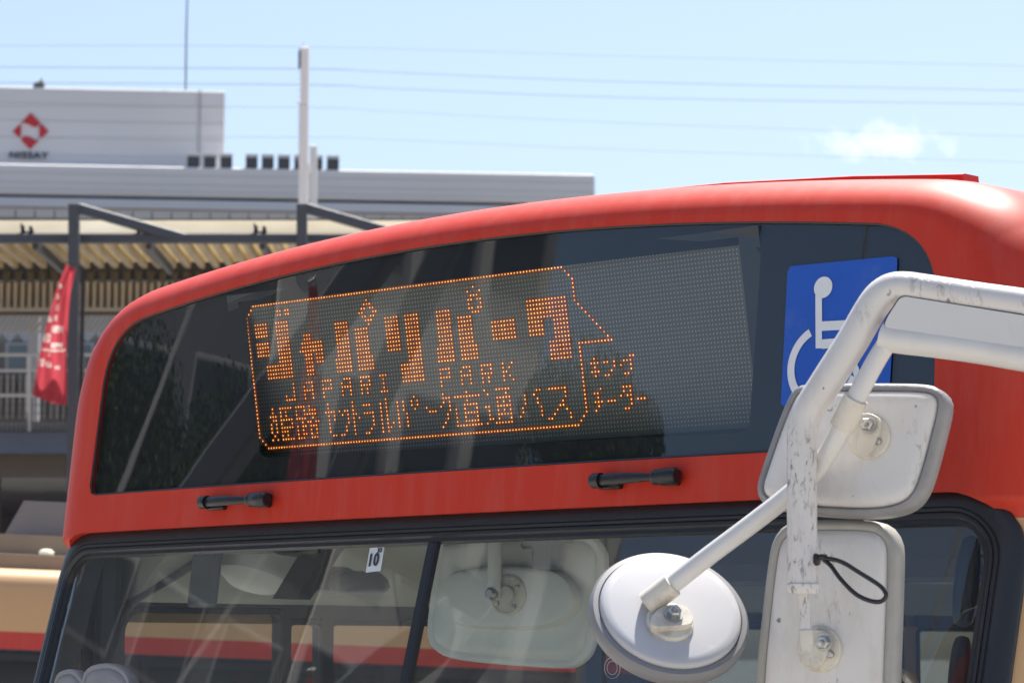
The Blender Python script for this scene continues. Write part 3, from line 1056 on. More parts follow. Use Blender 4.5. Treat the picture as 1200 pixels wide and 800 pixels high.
# window surrounds of the driver's side: dark rails and pillars
for i, (w0, w1) in enumerate(WIN_L):
    zt = 2.190 if i == 0 else 2.168
    fr = MB()
    hole = [Vector((a, b)) for a, b in round_poly([(w0 + 0.004, 1.22), (w1 - 0.004, 1.22), (w1 - 0.004, zt), (w0 + 0.004, zt)], [0.03, 0.01, 0.01, 0.045 if i == 0 else 0.01], 6)]
    o1 = [Vector((min(max(p.x, w0 - 0.02 if p.x < (w0 + w1) / 2 else p.x), 99), p.y)) for p in hole]
    big = inset(hole, -0.012)
    fr.loops([[Vector((-1.186, p.x, p.y)) for p in big], [Vector((-1.180, p.x, p.y)) for p in big], [Vector((-1.180, p.x, p.y)) for p in hole], [Vector((-1.208, p.x, p.y)) for p in hole]], False, False)
    w = fr.build('side_window', M['rubber'], bus, smooth=30)
    pn = MB().add([Vector((-1.19, p.x, p.y)) for p in hole], [tuple(range(len(hole)))])
    pn.build('pane', M['sglass'] if i < 3 else M['tglass'], w, smooth=0)
    hd = MB().box((-1.182, (w0 + w1) / 2, (zt + 2.225) / 2 + 0.014), (0.012, w1 - w0 + 0.02, 2.225 - zt))
    hd.build('window_header', M['lining_dark'], bus, smooth=0)
for w0, w1 in WIN_L[3:]:
    MB().box((1.198, (w0 + w1) / 2, 1.69), (0.008, w1 - w0 + 0.004, 0.982)).build('kerb_side_pane', M['tglass'], bus, smooth=0)
for (w0, w1) in ((0.612, 0.636), (0.732, 0.762), (1.6, 1.67)):
    pl = MB().box((-1.182, (w0 + w1) / 2, 1.7), (0.012, w1 - w0 + 0.006, 1.05), ch=0.002)
    pl.build('window_pillar', M['lining_dark'], bus)
# corner post beside the driver, rail and things hung from the ceiling
MB().bar((-1.15, 0.085, 1.2), (-1.14, 0.10, 2.33), 0.05, 0.05, ch=0.012).build('corner_post', M['lining_dark'], bus)
MB().tube(spline([(-1.165, 0.13, 2.05), (-1.15, 0.15, 2.19), (-1.06, 0.22, 2.27), (-0.93, 0.27, 2.345)], 6), 0.009, 8).build('sunblind_arm', M['lining_dark'], bus)
dome = MB().lathe((-0.985, 0.36, 2.262), (0, -0.35, -1), [(0, -0.08), (0.085, -0.08), (0.085, -0.02), (0.078, 0.0), (0.05, 0.02), (0.0, 0.028)], 28)
dome.build('ceiling_lamp', M['intwhite'], bus)
bl = MB().bar((-0.985, 0.22, 2.20), (-0.985, 0.24, 2.345), 0.085, 0.018, ch=0.006)
bl.build('ticket_reader', M['bluegrey'], bus)
dk = MB()
dk.box((-0.84, 0.24, 2.325), (0.12, 0.09, 0.035), ch=0.006)
dk.tube(spline([(-0.80, 0.22, 2.33), (-0.74, 0.23, 2.305), (-0.66, 0.25, 2.31)], 6), 0.008, 8)
dk.build('camera_bracket', M['black'], bus)
vs_ = MB()
vs_.loops([[Vector(p) for p in q] for q in (
    [(-0.80, 0.25, 2.215), (-0.73, 0.25, 2.212), (-0.60, 0.25, 2.345), (-0.68, 0.25, 2.348)],
    [(-0.80, 0.29, 2.215), (-0.73, 0.29, 2.212), (-0.60, 0.29, 2.345), (-0.68, 0.29, 2.348)])])
vs_.build('visor_bracket', M['black'], bus)
fan = MB()
for lump in ([(340, 676), (350, 668), (372, 662), (386, 668), (389, 682), (384, 692), (362, 694), (344, 690)], [(388, 684), (394, 673), (412, 668), (424, 676), (428, 686), (419, 694), (398, 695)]):
    fc = on_plane(lump[0][0] + 20, lump[0][1], (-0.65, 0.34, 2.26), (0.3, -1, 0))
    P2 = [on_plane(px, py, fc, (0.3, -1, 0)) for px, py in lump]
    P2 = spline([tuple(p) for p in P2], 5, closed=True); mid = sum(P2, Vector()) / len(P2); nn = Vector((0.3, -1, 0)).normalized()
    fan.loops([[mid + (p - mid) * f + nn * h for p in P2] for f, h in ((1.0, -0.10), (1.0, 0.0), (0.93, 0.018), (0.75, 0.03), (0.4, 0.036))])
fan.box((-0.58, 0.42, 2.345), (0.30, 0.12, 0.05), ch=0.012)
fan.build('fan_housing', mat('slate_plastic', (0.085, 0.095, 0.105), 0.5), bus)
MB().box((0.50, 0.62, 2.30), (1.35, 0.36, 0.13), ch=0.03).build('darkened_duct', M['lining_dark'], bus)  # duct widened and darkened to put the cab's shade here
MB().box((-1.181, 0.118, 1.76), (0.010, 0.105, 1.14), ch=0.002).build('pillar_trim', M['lining_dark'], bus)
for x in (-0.3, 0.55):
    MB().tube([(x, 0.9, 2.28), (x, 7.0, 2.28)], 0.016, 8).build('handrail', M['steel'], bus)
# right-hand door side, dark
MB().box((1.15, 0.9, 2.27), (0.1, 1.6, 0.22), ch=0.02).build('door_gear_cover', M['lining_dark'], bus)
# two added black solids standing for mirror reflections in the right-hand windscreen corner
for (ptop, pbot, wpx) in (((1138, 628), (1128, 733), 30), ((1128, 745), (1122, 830), 27)):
    n_ = Vector((0.25, -1, 0.2))
    cc = on_plane(1130, 700, (1.02, 0.05, 2.15), n_)
    a = on_plane(*ptop, cc, n_); b = on_plane(*pbot, cc, n_)
    sd = (on_plane(ptop[0] + wpx, ptop[1], cc, n_) - a).length / 2
    g = MB()
    pr = spline([(0.0, 0.25), (0.04, 0.62), (0.2, 0.86), (0.5, 1.0), (0.8, 0.95), (0.95, 0.75), (1.0, 0.4)], 4)
    ax = (b - a); ax_n = ax.normalized(); sx = ax_n.cross(n_.normalized())
    rg = []
    for q in pr:
        o = a + ax * q.x
        rg.append([o + sx * (cos(t) * sd * q.y) + n_.normalized() * (sin(t) * sd * 0.6 * q.y) for t in [2 * pi * k / 16 for k in range(16)]])
    g.loops(rg)
    g.build('mirror_reflection', M['black'], bus, smooth=50)

# ------------------------------------------------------------------ mirrors
def plate(px_poly, c, n, prof, N=84, per=6, smooth_poly=True):
    """solid with a traced outline: prof = list of (inset, height along n); returns rings in bus space"""
    n = Vector(n).normalized(); c = Vector(c)
    u = n.cross(Vector((0, 0, 1))).normalized(); w = u.cross(n) * -1
    if w.z < 0: w = -w
    P2 = []
    for p in px_poly:
        q = on_plane(p[0], p[1], c, n) - c
        P2.append(Vector((q.dot(u), q.dot(w))))
    if smooth_poly: P2 = spline([tuple(p) for p in P2], per, closed=True)
    P2 = resample(P2, N)
    rg = []
    for ins_, h in prof:
        if ins_ > 0.016:                                  # deep rings shrink about the middle
            q0 = inset(P2, 0.016); mid = sum(q0, Vector((0, 0))) / N; mr = sum((q - mid).length for q in q0) / N
            Q = [mid + (q - mid) * max(.05, 1 - (ins_ - 0.016) / mr) for q in q0]
        else: Q = inset(P2, ins_) if abs(ins_) > 1e-9 else P2
        rg.append([c + u * q.x + w * q.y + n * h for q in Q])
    return rg, u, w, n


def pix_len(px, c):
    return px * (Vector(c) - CAML).dot(w2l(BO + FWD)) / FPX if False else px * ((Vector(c) - CAML).length / FPX)


# -- interior rear-view mirror, seen from its back
ic = on_plane(600, 705, (0, 0.20, 2.2), (0, -1, 0)); inn = Vector((0.25, -1, 0.06))
outl = [(522, 628), (600, 621), (680, 624), (704, 640), (708, 665), (701, 720), (693, 758), (682, 774), (662, 782), (600, 779), (535, 772), (510, 761), (501, 742), (504, 705), (511, 655)]
rg, u, w, n = plate(outl, ic, inn, [(0.004, -0.022), (0.0, -0.018), (0.0, 0.0), (0.003, 0.004), (0.010, 0.005), (0.014, 0.003), (0.018, 0.010), (0.026, 0.016), (0.04, 0.018)])
im = MB().loops(rg).build('interior_mirror', M['intwhite'], bus, smooth=45)
ov = [(548, 668), (600, 663), (650, 667), (672, 678), (682, 700), (673, 722), (648, 735), (600, 738), (548, 734), (528, 722), (520, 700), (528, 680)]
rg, *_ = plate(ov, ic + n * 0.017, inn, [(0.0, 0.0), (0.001, 0.020), (0.005, 0.028), (0.014, 0.031)])
MB().loops(rg).build('raised_back', M['intwhite'], im, smooth=45)
mc = on_plane(596, 697, ic + n * 0.047, inn)
rr = pix_len(24, mc)
MB().lathe(mc, n, [(0, 0), (rr, 0), (rr, 0.004), (rr * .88, 0.006), (rr * .86, 0.004), (rr * .45, 0.004), (rr * .42, 0.012), (rr * .2, 0.013), (0, 0.013)], 32).build('mount_plate', M['cream'], im)
sc = MB()
for a in (35, 145, 235, 325):
    o = mc + (u * cos(radians(a)) + w * sin(radians(a))) * rr * .68
    sc.lathe(o, n, [(0, 0.003), (rr * .11, 0.003), (rr * .11, 0.008), (0, 0.009)], 10)
tag(sc.build('mount_screws', M['steel'], im), kind='stuff')
s0 = on_plane(579, 702, mc + n * 0.014, inn); s1 = on_plane(581, 600, mc + n * 0.014, inn)
MB().tube([s0, s0.lerp(s1, .5), s1, s1 + Vector((0, 0.05, 0.09))], pix_len(8.5, mc), 14).build('mirror_stem', M['intwhite'], im)
MB().lathe(on_plane(578, 696, mc + n * .02, inn), n, [(0, 0), (rr * .3, 0), (rr * .3, 0.012), (rr * .2, 0.016), (0, 0.016)], 16).build('stem_bolt', M['steel'], im)
dkm = MB()
b0 = on_plane(640, 640, ic - n * 0.02 + n * 0.06, inn)
dkm.box(b0 + Vector((0, 0.0, -0.005)), (0.055, 0.03, 0.075), ch=0.006)
dkm.box(b0 + Vector((0.035, 0.0, 0.02)), (0.05, 0.025, 0.03), ch=0.006); dkm.box(b0 + Vector((-0.035, 0, 0.012)), (0.05, 0.02, 0.03), ch=0.006)
dkm.lathe(b0 + Vector((0.05, -0.02, -0.03)), (0, -1, 0), [(0.003, 0), (0.008, 0), (0.008, 0.004), (0.003, 0.004)], 12)
dkm.build('ceiling_bracket', M['bluegrey'], im)

# -- white tubular mirror bracket at the kerb-side corner
# the bracket frame lies in one upright plane ahead of the corner
BC = w2l(at(1045, 400, 4.02)); BN = Vector((0.35, -0.95, 0.0)).normalized()
bp = lambda x, y, o=0.0: on_plane(x, y, BC + BN * o, BN)
R0 = pix_len(18, BC)
main_px = [(1260, 366), (1200, 356.5), (1140, 348), (1085, 339.5), (1062, 336.5), (1046, 338), (1033, 346), (1020, 363), (998, 401), (968, 448), (951, 474), (943, 492), (940, 515), (940, 560), (940, 625), (941, 690)]
mp3 = [bp(*p) for p in main_px]
mp3 = [Vector((1.18, 0.36, mp3[0].z + 0.02)), Vector((1.34, 0.22, mp3[0].z + 0.02)), Vector((mp3[0].x + 0.02, mp3[0].y + 0.12, mp3[0].z + 0.01))] + mp3
mp3 = spline([tuple(p) for p in mp3], 5)
rad = []
for i in range(len(mp3)):
    t = i / (len(mp3) - 1)
    rad.append(R0 * (1.0 if t < .45 else (1.07 if t < .72 else 0.985)))
k = len(rad)
rad = [sum(rad[max(0, i - 5):min(k, i + 6)]) / len(rad[max(0, i - 5):min(k, i + 6)]) for i in range(k)]
bracket = MB().tube(mp3, rad, 22).build('mirror_bracket', M['worn'], bus, smooth=60)
low = [bp(*p) for p in [(1035, 392), (1052, 396), (1100, 401.5), (1150, 408.5), (1200, 417), (1260, 427)]]
low = low + [Vector((low[-1].x + 0.02, low[-1].y + 0.12, low[-1].z - 0.01)), Vector((1.34, 0.22, low[-1].z - 0.02)), Vector((1.18, 0.36, low[-1].z - 0.02))]
MB().tube(spline([tuple(p) for p in low], 5), R0, 20).build('lower_tube', M['tube'], bracket, smooth=60)
pan = round_poly([(1056, 346.5), (1262, 379.5), (1262, 416), (1037, 383.5), (1037, 376)], [7, 1, 1, 5, 10], 5)
pl3 = [bp(p.x, p.y, R0 * .90) for p in pan]
inf_ = MB().slab(pl3, BN * -0.014).build('infill_panel', M['white'], bracket, smooth=20)
MB().tube([bp(p.x, p.y, R0 * .90 - 0.004) for p in pan], pix_len(1.3, BC), 6, closed=True).build('panel_gap_shade', M['rubber'], bracket)  # dark edging added to draw the shadowed gap round the panel
sm_ = MB()
sm_.tube([bp(941, 684), bp(941, 690.5), bp(941, 695)], [R0 * 1.12, R0 * 1.12, R0 * 1.02], 20)
sm_.build('end_collar', M['worn'], bracket, smooth=40)
MB().tube([bp(941, 690), bp(944, 735), bp(944.5, 752)], pix_len(6.8, BC), 14).build('thin_rod', M['worn'], bracket)
# branch tube that carries the round mirror
br = [(1038, 404), (1024, 426), (1003, 465), (983, 506), (963, 545), (930, 575), (880, 612), (820, 656), (770, 698)]
BR3 = [bp(1038, 404), bp(1024, 427), bp(1003, 467), bp(984, 507, -0.01), bp(958, 548, -0.03), bp(925, 579, -0.035), bp(880, 614, -0.03), bp(820, 659, -0.02), bp(762, 705, -0.012)]
MB().tube(spline([tuple(p) for p in BR3], 5), [pix_len(11.6, BC)] * (8 * 5 + 1), 18).build('branch_tube', M['tube'], bracket, smooth=60)


def mount(c, n, disc_r, name, parent, tube_a, tube_b, tube_r, bolt_px, tab, screw_px):
    """cast disc on a mirror back, clamp sleeve round the tube, lug, bolt and nut"""
    n = Vector(n).normalized()
    d = MB().lathe(c, n, [(0, -0.004), (disc_r, -0.004), (disc_r, 0.003), (disc_r * .93, 0.0055), (disc_r * .5, 0.007), (0, 0.008)], 36)
    o = d.build(name, M['cream'], parent, smooth=40)
    cl = MB()
    ax = (Vector(tube_b) - Vector(tube_a))
    cl.tube([tube_a, Vector(tube_a) + ax * .02, Vector(tube_a) + ax * .98, tube_b], [tube_r * 1.12, tube_r * 1.28, tube_r * 1.28, tube_r * 1.12], 22)
    rg, *_ = plate(tab, Vector(c) + n * 0.014, n, [(0.0, -0.010), (0.0, 0.002), (0.001, 0.003)], N=40)
    MB().loops(rg).build('bracket_tab', M['cream'], parent, smooth=40)
    tip = on_plane(*bolt_px, Vector(c) + n * 0.017, n)
    cl.build('clamp', M['cream'], parent, smooth=40)
    bt = MB()
    bt.lathe(tip, n, [(0, 0), (disc_r * .40, 0), (disc_r * .40, 0.003), (0, 0.003)], 20)
    bt.lathe(tip + n * 0.003, n, [(0, 0), (disc_r * .30, 0), (disc_r * .30, 0.008), (disc_r * .24, 0.010), (0, 0.010)], 6)
    bt.lathe(tip + n * 0.013, n, [(0, 0), (disc_r * .13, 0), (disc_r * .12, 0.005), (0, 0.006)], 10)
    q = on_plane(*screw_px, Vector(c) + n * 0.007, n)
    bt.lathe(q, n, [(0, 0), (disc_r * .17, 0), (disc_r * .17, 0.004), (disc_r * .12, 0.006), (0, 0.006)], 12)
    bt.build('bolts', M['steel'], parent, smooth=30)
    return o


def mirror(name, label, outl, c, n, rimw, dome, par=None, rimmat='rim', inner=None):
    """housing seen from its back, rubber rim, glass on the far side"""
    rg, u, w, nn = plate(outl, c, n, [(0.002, -0.040), (0.0, -0.036), (-0.001, -0.02), (-0.001, -0.004), (rimw * .25, 0.003), (rimw * .7, 0.0042), (rimw, 0.001), (rimw, -0.003)])
    rim = MB().loops(rg, True, False)
    rg2, *_ = plate(outl, c, n, [(rimw * 1.0, -0.006), (rimw * 1.0, 0.0), (rimw * 1.15, dome * .35), (rimw * 1.6, dome * .72), (rimw * 2.4, dome * .92), (rimw * 3.6, dome)])
    h = MB().loops(rg2, False, True).build(name, M['shell'], par or bus, smooth=50)
    if label: h['label'] = label
    rim.build('rubber_rim', M[rimmat], h, smooth=50)
    gl_, *_ = plate(outl, c, n, [(0.006, -0.0405), (0.006, -0.0415)])
    MB().loops(gl_).build('mirror_glass', M['mirrorglass'], h, smooth=20)
    return h, u, w, nn


# square mirror
AC = w2l(at(1000, 527, 4.12)); AN = Vector((0.28, -0.95, 0.10))
outA = [(945, 451), (990, 449.5), (1040, 449.5), (1080, 450.5), (1098, 455), (1107, 466), (1107, 482), (1100, 512), (1088, 556), (1078, 580), (1064, 594), (1040, 602), (1005, 604), (950, 601), (908, 595), (892, 586), (887, 571), (893, 548), (912, 494), (926, 462), (934, 453.5)]
sqm, *_ = mirror('square_mirror', 'squarish mirror in the middle of the bracket', outA, AC, AN, pix_len(9, AC), 0.012)
ac = on_plane(1019, 512, AC + AN.normalized() * 0.012, AN)
mount(ac, AN, pix_len(26, AC), 'mount_disc', sqm, bp(1003.5, 466, 0.001), bp(986, 501, -0.008), pix_len(11.6, BC), (1018, 498), [(1004, 487), (1012, 484.5), (1022, 485), (1031, 491), (1031, 503), (1025, 520), (1016, 533), (1008, 531), (1004, 520), (1008, 505)], (1029, 517))
# tall lower mirror
LC = w2l(at(970, 740, 4.14)); LN = Vector((0.30, -0.95, -0.03))
outL = [(935, 611), (975, 609.5), (1015, 610.5), (1035, 616), (1047, 630), (1051, 650), (1050, 700), (1047, 790), (1043, 900), (1038, 935), (1020, 950), (960, 952), (905, 950), (889, 936), (885, 900), (886, 800), (893, 720), (902, 648), (910, 626), (920, 616)]
tall, *_ = mirror('tall_mirror', 'tall rounded mirror at the foot of the bracket', outL, LC, LN, pix_len(11, LC), 0.010, rimmat='rim_beige')
lc = on_plane(961, 760, LC + LN.normalized() * 0.010, LN)
mount(lc, LN, pix_len(27, LC), 'mount_disc', tall, bp(944, 737, 0.0), bp(946, 776, -0.002), pix_len(6.4, BC), (966, 752), [(951, 741), (962, 738), (969, 742), (971, 758), (967, 772), (960, 780), (952, 778)], (973, 766))
# round mirror
RC = w2l(at(785, 719, 4.16))
vd = (CAML - RC).normalized()
upi = Vector((0, 0, 1)) - vd * vd.z; upi.normalize(); rti = Vector((0, 0, 1)).cross(vd).normalized()
mdir = (upi * 0.95 + rti * 0.30).normalized()
RN = (vd * cos(radians(42)) + mdir * sin(radians(42))).normalized()
rr = pix_len(95, RC)
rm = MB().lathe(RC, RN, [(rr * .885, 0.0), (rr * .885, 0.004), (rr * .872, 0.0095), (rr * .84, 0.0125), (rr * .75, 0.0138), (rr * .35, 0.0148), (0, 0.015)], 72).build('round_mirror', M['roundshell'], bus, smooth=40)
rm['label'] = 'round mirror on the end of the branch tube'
MB().lathe(RC, RN, [(rr * .885, -0.002), (rr * .89, 0.002), (rr * .90, 0.0045), (rr * .96, 0.0035), (rr * .995, -0.003), (rr, -0.010), (rr * .99, -0.018), (rr * .97, -0.020), (0, -0.020)], 72).build('rubber_rim', M['round_rim'], rm, smooth=40)
MB().lathe(RC, RN, [(0, -0.021), (rr * .96, -0.021), (rr * .9, -0.026), (rr * .5, -0.036), (0, -0.040)], 60).build('mirror_glass', M['mirrorglass'], rm, smooth=40)
rcx = on_plane(785, 729, RC + RN * 0.015, RN)
tb = BR3[-1] + (BR3[-1] - BR3[-2]).normalized() * 0.006
mount(rcx, RN, pix_len(28, RC), 'mount_disc', rm, BR3[-1] + (BR3[-2] - BR3[-1]).normalized() * pix_len(34, RC), tb, pix_len(11.8, BC), (789, 720), [(762, 728), (768, 717), (780, 710), (800, 710), (809, 718), (812, 728), (806, 733), (785, 735), (766, 735)], (778, 734))

# driver-side mirror tops at the lower left
for (cx, cy, rx) in ((82, 803, 20), (125, 796, 30)):
    c = on_plane(cx, cy, (-0.93, -0.32, 2.0), (0.3, -1, 0))
    outl = [(cx - rx, cy + 40), (cx - rx * .96, cy), (cx - rx * .7, cy - 14), (cx - rx * .2, cy - 19), (cx + rx * .3, cy - 18), (cx + rx * .8, cy - 8), (cx + rx, cy + 10), (cx + rx, cy + 40)]
    rg, u, w, n = plate(outl, c, (0.3, -1, 0.05), [(0.002, -0.03), (0.0, -0.026), (0.0, 0.0), (0.003, 0.004), (0.008, 0.004), (0.010, 0.002), (0.014, 0.006), (0.02, 0.008)])
    MB().loops(rg).build('driver_mirror', M['rim'], bus, smooth=45)

# black cable tie looped round the bracket
tie = thing('cable_tie', 'thin black cable tie sticking out in a loop from the scratched white bracket post', 'cable tie', BO, -BTH)
tb_ = MB()
tp = lambda x, y, o: on_plane(x, y, BC + BN * (R0 * .5 + o), BN)
loop = spline([tuple(tp(*p)) for p in ((963, 653, .002), (985, 657.5, .010), (1008, 671, .016), (1030, 685, .02), (1037, 693, .021), (1038, 699, .021), (1031, 704.5, .02), (1018, 703, .018), (1002, 695, .014), (985, 678, .010), (974, 663, .005), (965, 655, .002))], 6)
tb_.tube(loop, pix_len(2.7, BC), 8)
tb_.build('loop', M['black'], tie, smooth=50)
hd = MB().box(tp(956, 655, -0.006), (pix_len(13, BC), pix_len(9, BC), pix_len(13, BC)), Matrix.Rotation(radians(18), 3, 'Y'), ch=0.003)
hd.tube([tp(961, 652, 0.0), tp(968, 652.5, 0.004)], pix_len(3.4, BC), 8)
hd.build('tie_head', M['black'], tie, smooth=40)

# wheels
for x in (-0.98, 0.98):
    for y in (1.15, 5.6):
        wv = MB().lathe((x, y, 0.43), (1, 0, 0), [(0.26, -0.12), (0.40, -0.125), (0.43, -0.10), (0.43, 0.10), (0.40, 0.125), (0.26, 0.12)], 36)
        wh = wv.build('wheel', M['black'], bus)
        MB().lathe((x + (0.09 if x > 0 else -0.09), y, 0.43), (1 if x > 0 else -1, 0, 0), [(0.27, -0.05), (0.26, 0.02), (0.20, 0.0), (0.12, -0.04), (0.10, 0.02), (0, 0.02)], 30).build('wheel_rim', M['steel'], wh)

# ------------------------------------------------------------------ second bus, parked behind
b2o = Vector((-2.2, 13.2, 0))
pbus = thing('parked_bus', 'tan bus with red waist stripe and dark windows parked behind the red bus', 'bus', b2o)
pbus.rotation_euler = (0, radians(2.3), radians(4))
w2 = MB()
prof = [(0.0, 0.35), (0.0, 2.20), (0.004, 2.30), (0.012, 2.405), (0.03, 2.45), (0.07, 2.482), (0.14, 2.495), (1.2, 2.53), (2.3, 2.495), (2.38, 2.45), (2.4, 2.3), (2.4, 0.35)]
w2.loops([[Vector((x, y, z)) for y, z in prof] for x in (-7.0, -6.9, 2.85, 2.9)], True, True)
pb = w2.build('body', M['bus2'], pbus, smooth=40)
cv2 = MB()
cv2.loops([[Vector((x, y, z)) for y, z in [(0.20, 2.49), (0.205, 2.565), (0.40, 2.572), (0.405, 2.665), (1.9, 2.67), (2.2, 2.5)]] for x in (-6.7, 2.7)])
cv2.build('roof_fairing', mat('faded_tan_roof', (0.30, 0.235, 0.165), 0.5, vary=0.12, vscale=3, dirt=(0.16, 0.13, 0.11), dscale=2, damt=0.5), pbus, smooth=25)
u2 = MB()
u2.loops([[Vector((-0.27, y, z)) for y, z in [(1.1, 2.60), (1.1, 2.86), (1.9, 2.86), (1.9, 2.60)]], [Vector((1.7, y, z)) for y, z in [(1.1, 2.60), (1.1, 2.86), (1.9, 2.86), (1.9, 2.60)]]])
u2.v = [(x - (0.13 if (z < 2.7 and x < 0) else 0), y, z) for x, y, z in u2.v]
u2.build('roof_unit', mat('grey_roof_unit', (0.21, 0.21, 0.22), 0.6, vary=0.08), pbus, smooth=0)
MB().lathe((-0.07, 0.30, 2.57), (0, -0.25, 1), [(0.036, 0), (0.036, 0.014), (0.026, 0.024), (0, 0.027)], 20).build('marker_lamp', mat('cream_lens', (0.75, 0.72, 0.55), 0.25), pbus)
wmesh = None
m_pbg = mat('parked_bus_glass', (0.02, 0.025, 0.03), 0.05)
for x0 in [-6.8 + 1.2 * k for k in range(8)]:
    if wmesh is None:
        sw = MB().box((0, 0, 0), (1.12, 0.012, 0.86), ch=0.004).build('side_window', M['rubber'], pbus)
        pw_ = MB().box((0, -0.008, 0), (1.04, 0.006, 0.78)).build('pane', m_pbg, sw, smooth=0)
        wmesh = (sw.data, pw_.data)
    else:
        sw = link('side_window', wmesh[0], None, pbus); link('pane', wmesh[1], None, sw)
    sw.location = (x0 + 0.57, -0.004, 1.68)
for x in (-5.4, 1.2):
    for y in (0.14, 2.26):
        MB().lathe((x, y, 0.43), (0, 1, 0), [(0, -0.12), (0.40, -0.125), (0.43, -0.10), (0.43, 0.10), (0.40, 0.125), (0, 0.12)], 28).build('wheel', M['black'], pbus)

# ------------------------------------------------------------------ station canopy
DC = 25.0
m_steel = mat('dark_painted_steel', (0.055, 0.062, 0.078), 0.5, vary=0.12, vscale=2)
m_wood = mat('weathered_joist', (0.52, 0.45, 0.33), 0.75, vary=0.35, vscale=5, dirt=(0.08, 0.06, 0.045), dscale=3, damt=0.7, stretch=(1, 0.4, 1))
m_conc = mat('grey_concrete', (0.30, 0.30, 0.31), 0.85, vary=0.12, vscale=1.2, dirt=(0.17, 0.165, 0.16), dscale=0.8, damt=0.6)
def translucent(name, c, through=0.62):
    m = bpy.data.materials.new(name); m.use_nodes = True; t = m.node_tree; t.nodes.clear()
    o = t.nodes.new('ShaderNodeOutputMaterial'); a = t.nodes.new('ShaderNodeBsdfDiffuse'); b = t.nodes.new('ShaderNodeBsdfTranslucent'); ms = t.nodes.new('ShaderNodeMixShader')
    tcn = t.nodes.new('ShaderNodeTexCoord'); n = t.nodes.new('ShaderNodeTexNoise'); n.inputs['Scale'].default_value = 1.1; n.inputs['Detail'].default_value = 5
    t.links.new(tcn.outputs['Object'], n.inputs['Vector'])
    mx = t.nodes.new('ShaderNodeMixRGB'); mx.inputs[1].default_value = (*c, 1); mx.inputs[2].default_value = (c[0] * .5, c[1] * .4, c[2] * .28, 1)
    t.links.new(n.outputs['Fac'], mx.inputs[0])
    t.links.new(mx.outputs[0], a.inputs[0]); t.links.new(mx.outputs[0], b.inputs[0]); ms.inputs[0].default_value = through
    t.links.new(a.outputs[0], ms.inputs[1]); t.links.new(b.outputs[0], ms.inputs[2]); t.links.new(ms.outputs[0], o.inputs[0])
    return m
m_trans = translucent('ribbed_translucent_sheet', (0.80, 0.74, 0.56))
m_cream = translucent('cream_roof_edge', (0.93, 0.92, 0.80))
def Wc(px, py, d=DC): return at(px, py, d)
S = DC / FPX                                          # metres per photo pixel there
can = thing('station_canopy', 'long dark steel station canopy with glowing cream roof and slatted screen', 'canopy', (Wc(87, 768).x, DC, 0))
CO = can.location.copy()
def cw(px, py, d=DC): return at(px, py, d) - CO
XL, XR = -700, 640
def hbar(name, y0, y1, dep, m, d0=0.0, x0=XL, x1=XR, ch=0.01):
    a = cw(x0, (y0 + y1) / 2, DC + d0); b = cw(x1, (y0 + y1) / 2, DC + d0)
    h = (y1 - y0) * S * (DC + d0) / DC
    return MB().box(((a + b) / 2) + Vector((0, dep / 2, 0)), ((b - a).length, dep, h), ch=ch).build(name, m, can)
hbar('edge_beam', 273, 284, 0.12, m_steel, 0.0)
a_ = [cw(XL, 258.5, DC + 0.35), cw(XR, 258.5, DC + 0.35), cw(XR, 273, DC + 0.06), cw(XL, 273, DC + 0.06)]
MB().add(a_, [(0, 1, 2, 3)]).build('roof_edge', m_cream, can, smooth=0)
# translucent roof, running back and level
zr = cw(0, 283, DC).z + 0.03
depth_r = 3.2
roof = MB().box((0 + (cw(XL, 0).x + cw(XR, 0).x) / 2, depth_r / 2 + 0.13, zr + 0.10), (cw(XR, 0).x - cw(XL, 0).x, depth_r, 0.012)).build('roof_sheet', m_trans, can, smooth=0)
jx0 = cw(-190, 0).x
jd = None
for k in range(58):
    x = jx0 + k * 0.135
    if jd is None:
        o = MB().box((0, 0, 0), (0.05, 1.55, 0.085), ch=0.006).build('joist', m_wood, can); jd = o.data
    else: o = link('joist', jd, None, can)
    o.location = (x, 0.13 + 0.8, zr + 0.035)
# rafters (dark) under the sheet and deep cross beam with bracket teeth
for px in (-230, -96, 38, 172, 306, 440):
    MB().bar(cw(px, 281, DC) + Vector((0, .13, -0.02)), cw(px, 281, DC) + Vector((0, 1.75, -0.03)), 0.05, 0.09, ch=0.008).build('rafter', m_steel, can)
hb = MB()
zt = zr + 0.0
hb.box(((cw(XL, 0).x + cw(XR, 0).x) / 2, 1.82, zr - 0.02), (cw(XR, 0).x - cw(XL, 0).x, 0.14, 0.17))
hb.build('cross_beam', m_steel, can, smooth=0)
tt = MB()
for k in range(72):
    x = cw(-190, 0).x + k * 0.113
    tt.loops([[Vector((x - 0.04, 1.70, zr - 0.03)), Vector((x + 0.04, 1.70, zr - 0.03)), Vector((x + 0.018, 1.70, zr - 0.135)), Vector((x - 0.018, 1.70, zr - 0.135))], [Vector((x - 0.04, 1.75, zr - 0.03)), Vector((x + 0.04, 1.75, zr - 0.03)), Vector((x + 0.018, 1.75, zr - 0.135)), Vector((x - 0.018, 1.75, zr - 0.135))]])
tag(tt.build('bracket_teeth', mat('dark_wood', (0.11, 0.095, 0.075), 0.8), can, smooth=0), kind='stuff')
# posts and raking arms
for px in (-181, 87, 354, 622):
    a, b = cw(px, 238.5, DC - .1), cw(px, 768, DC - .1)
    b.z = -CO.z
    MB().bar(b, a, 12 * S, 0.10, ch=0.008).build('post', m_steel, can)
    MB().bar(cw(px + 4, 244, DC - .08), cw(px + 130, 280, DC + .03), 0.08, 11.5 * S, ch=0.008).build('raking_arm', m_steel, can)
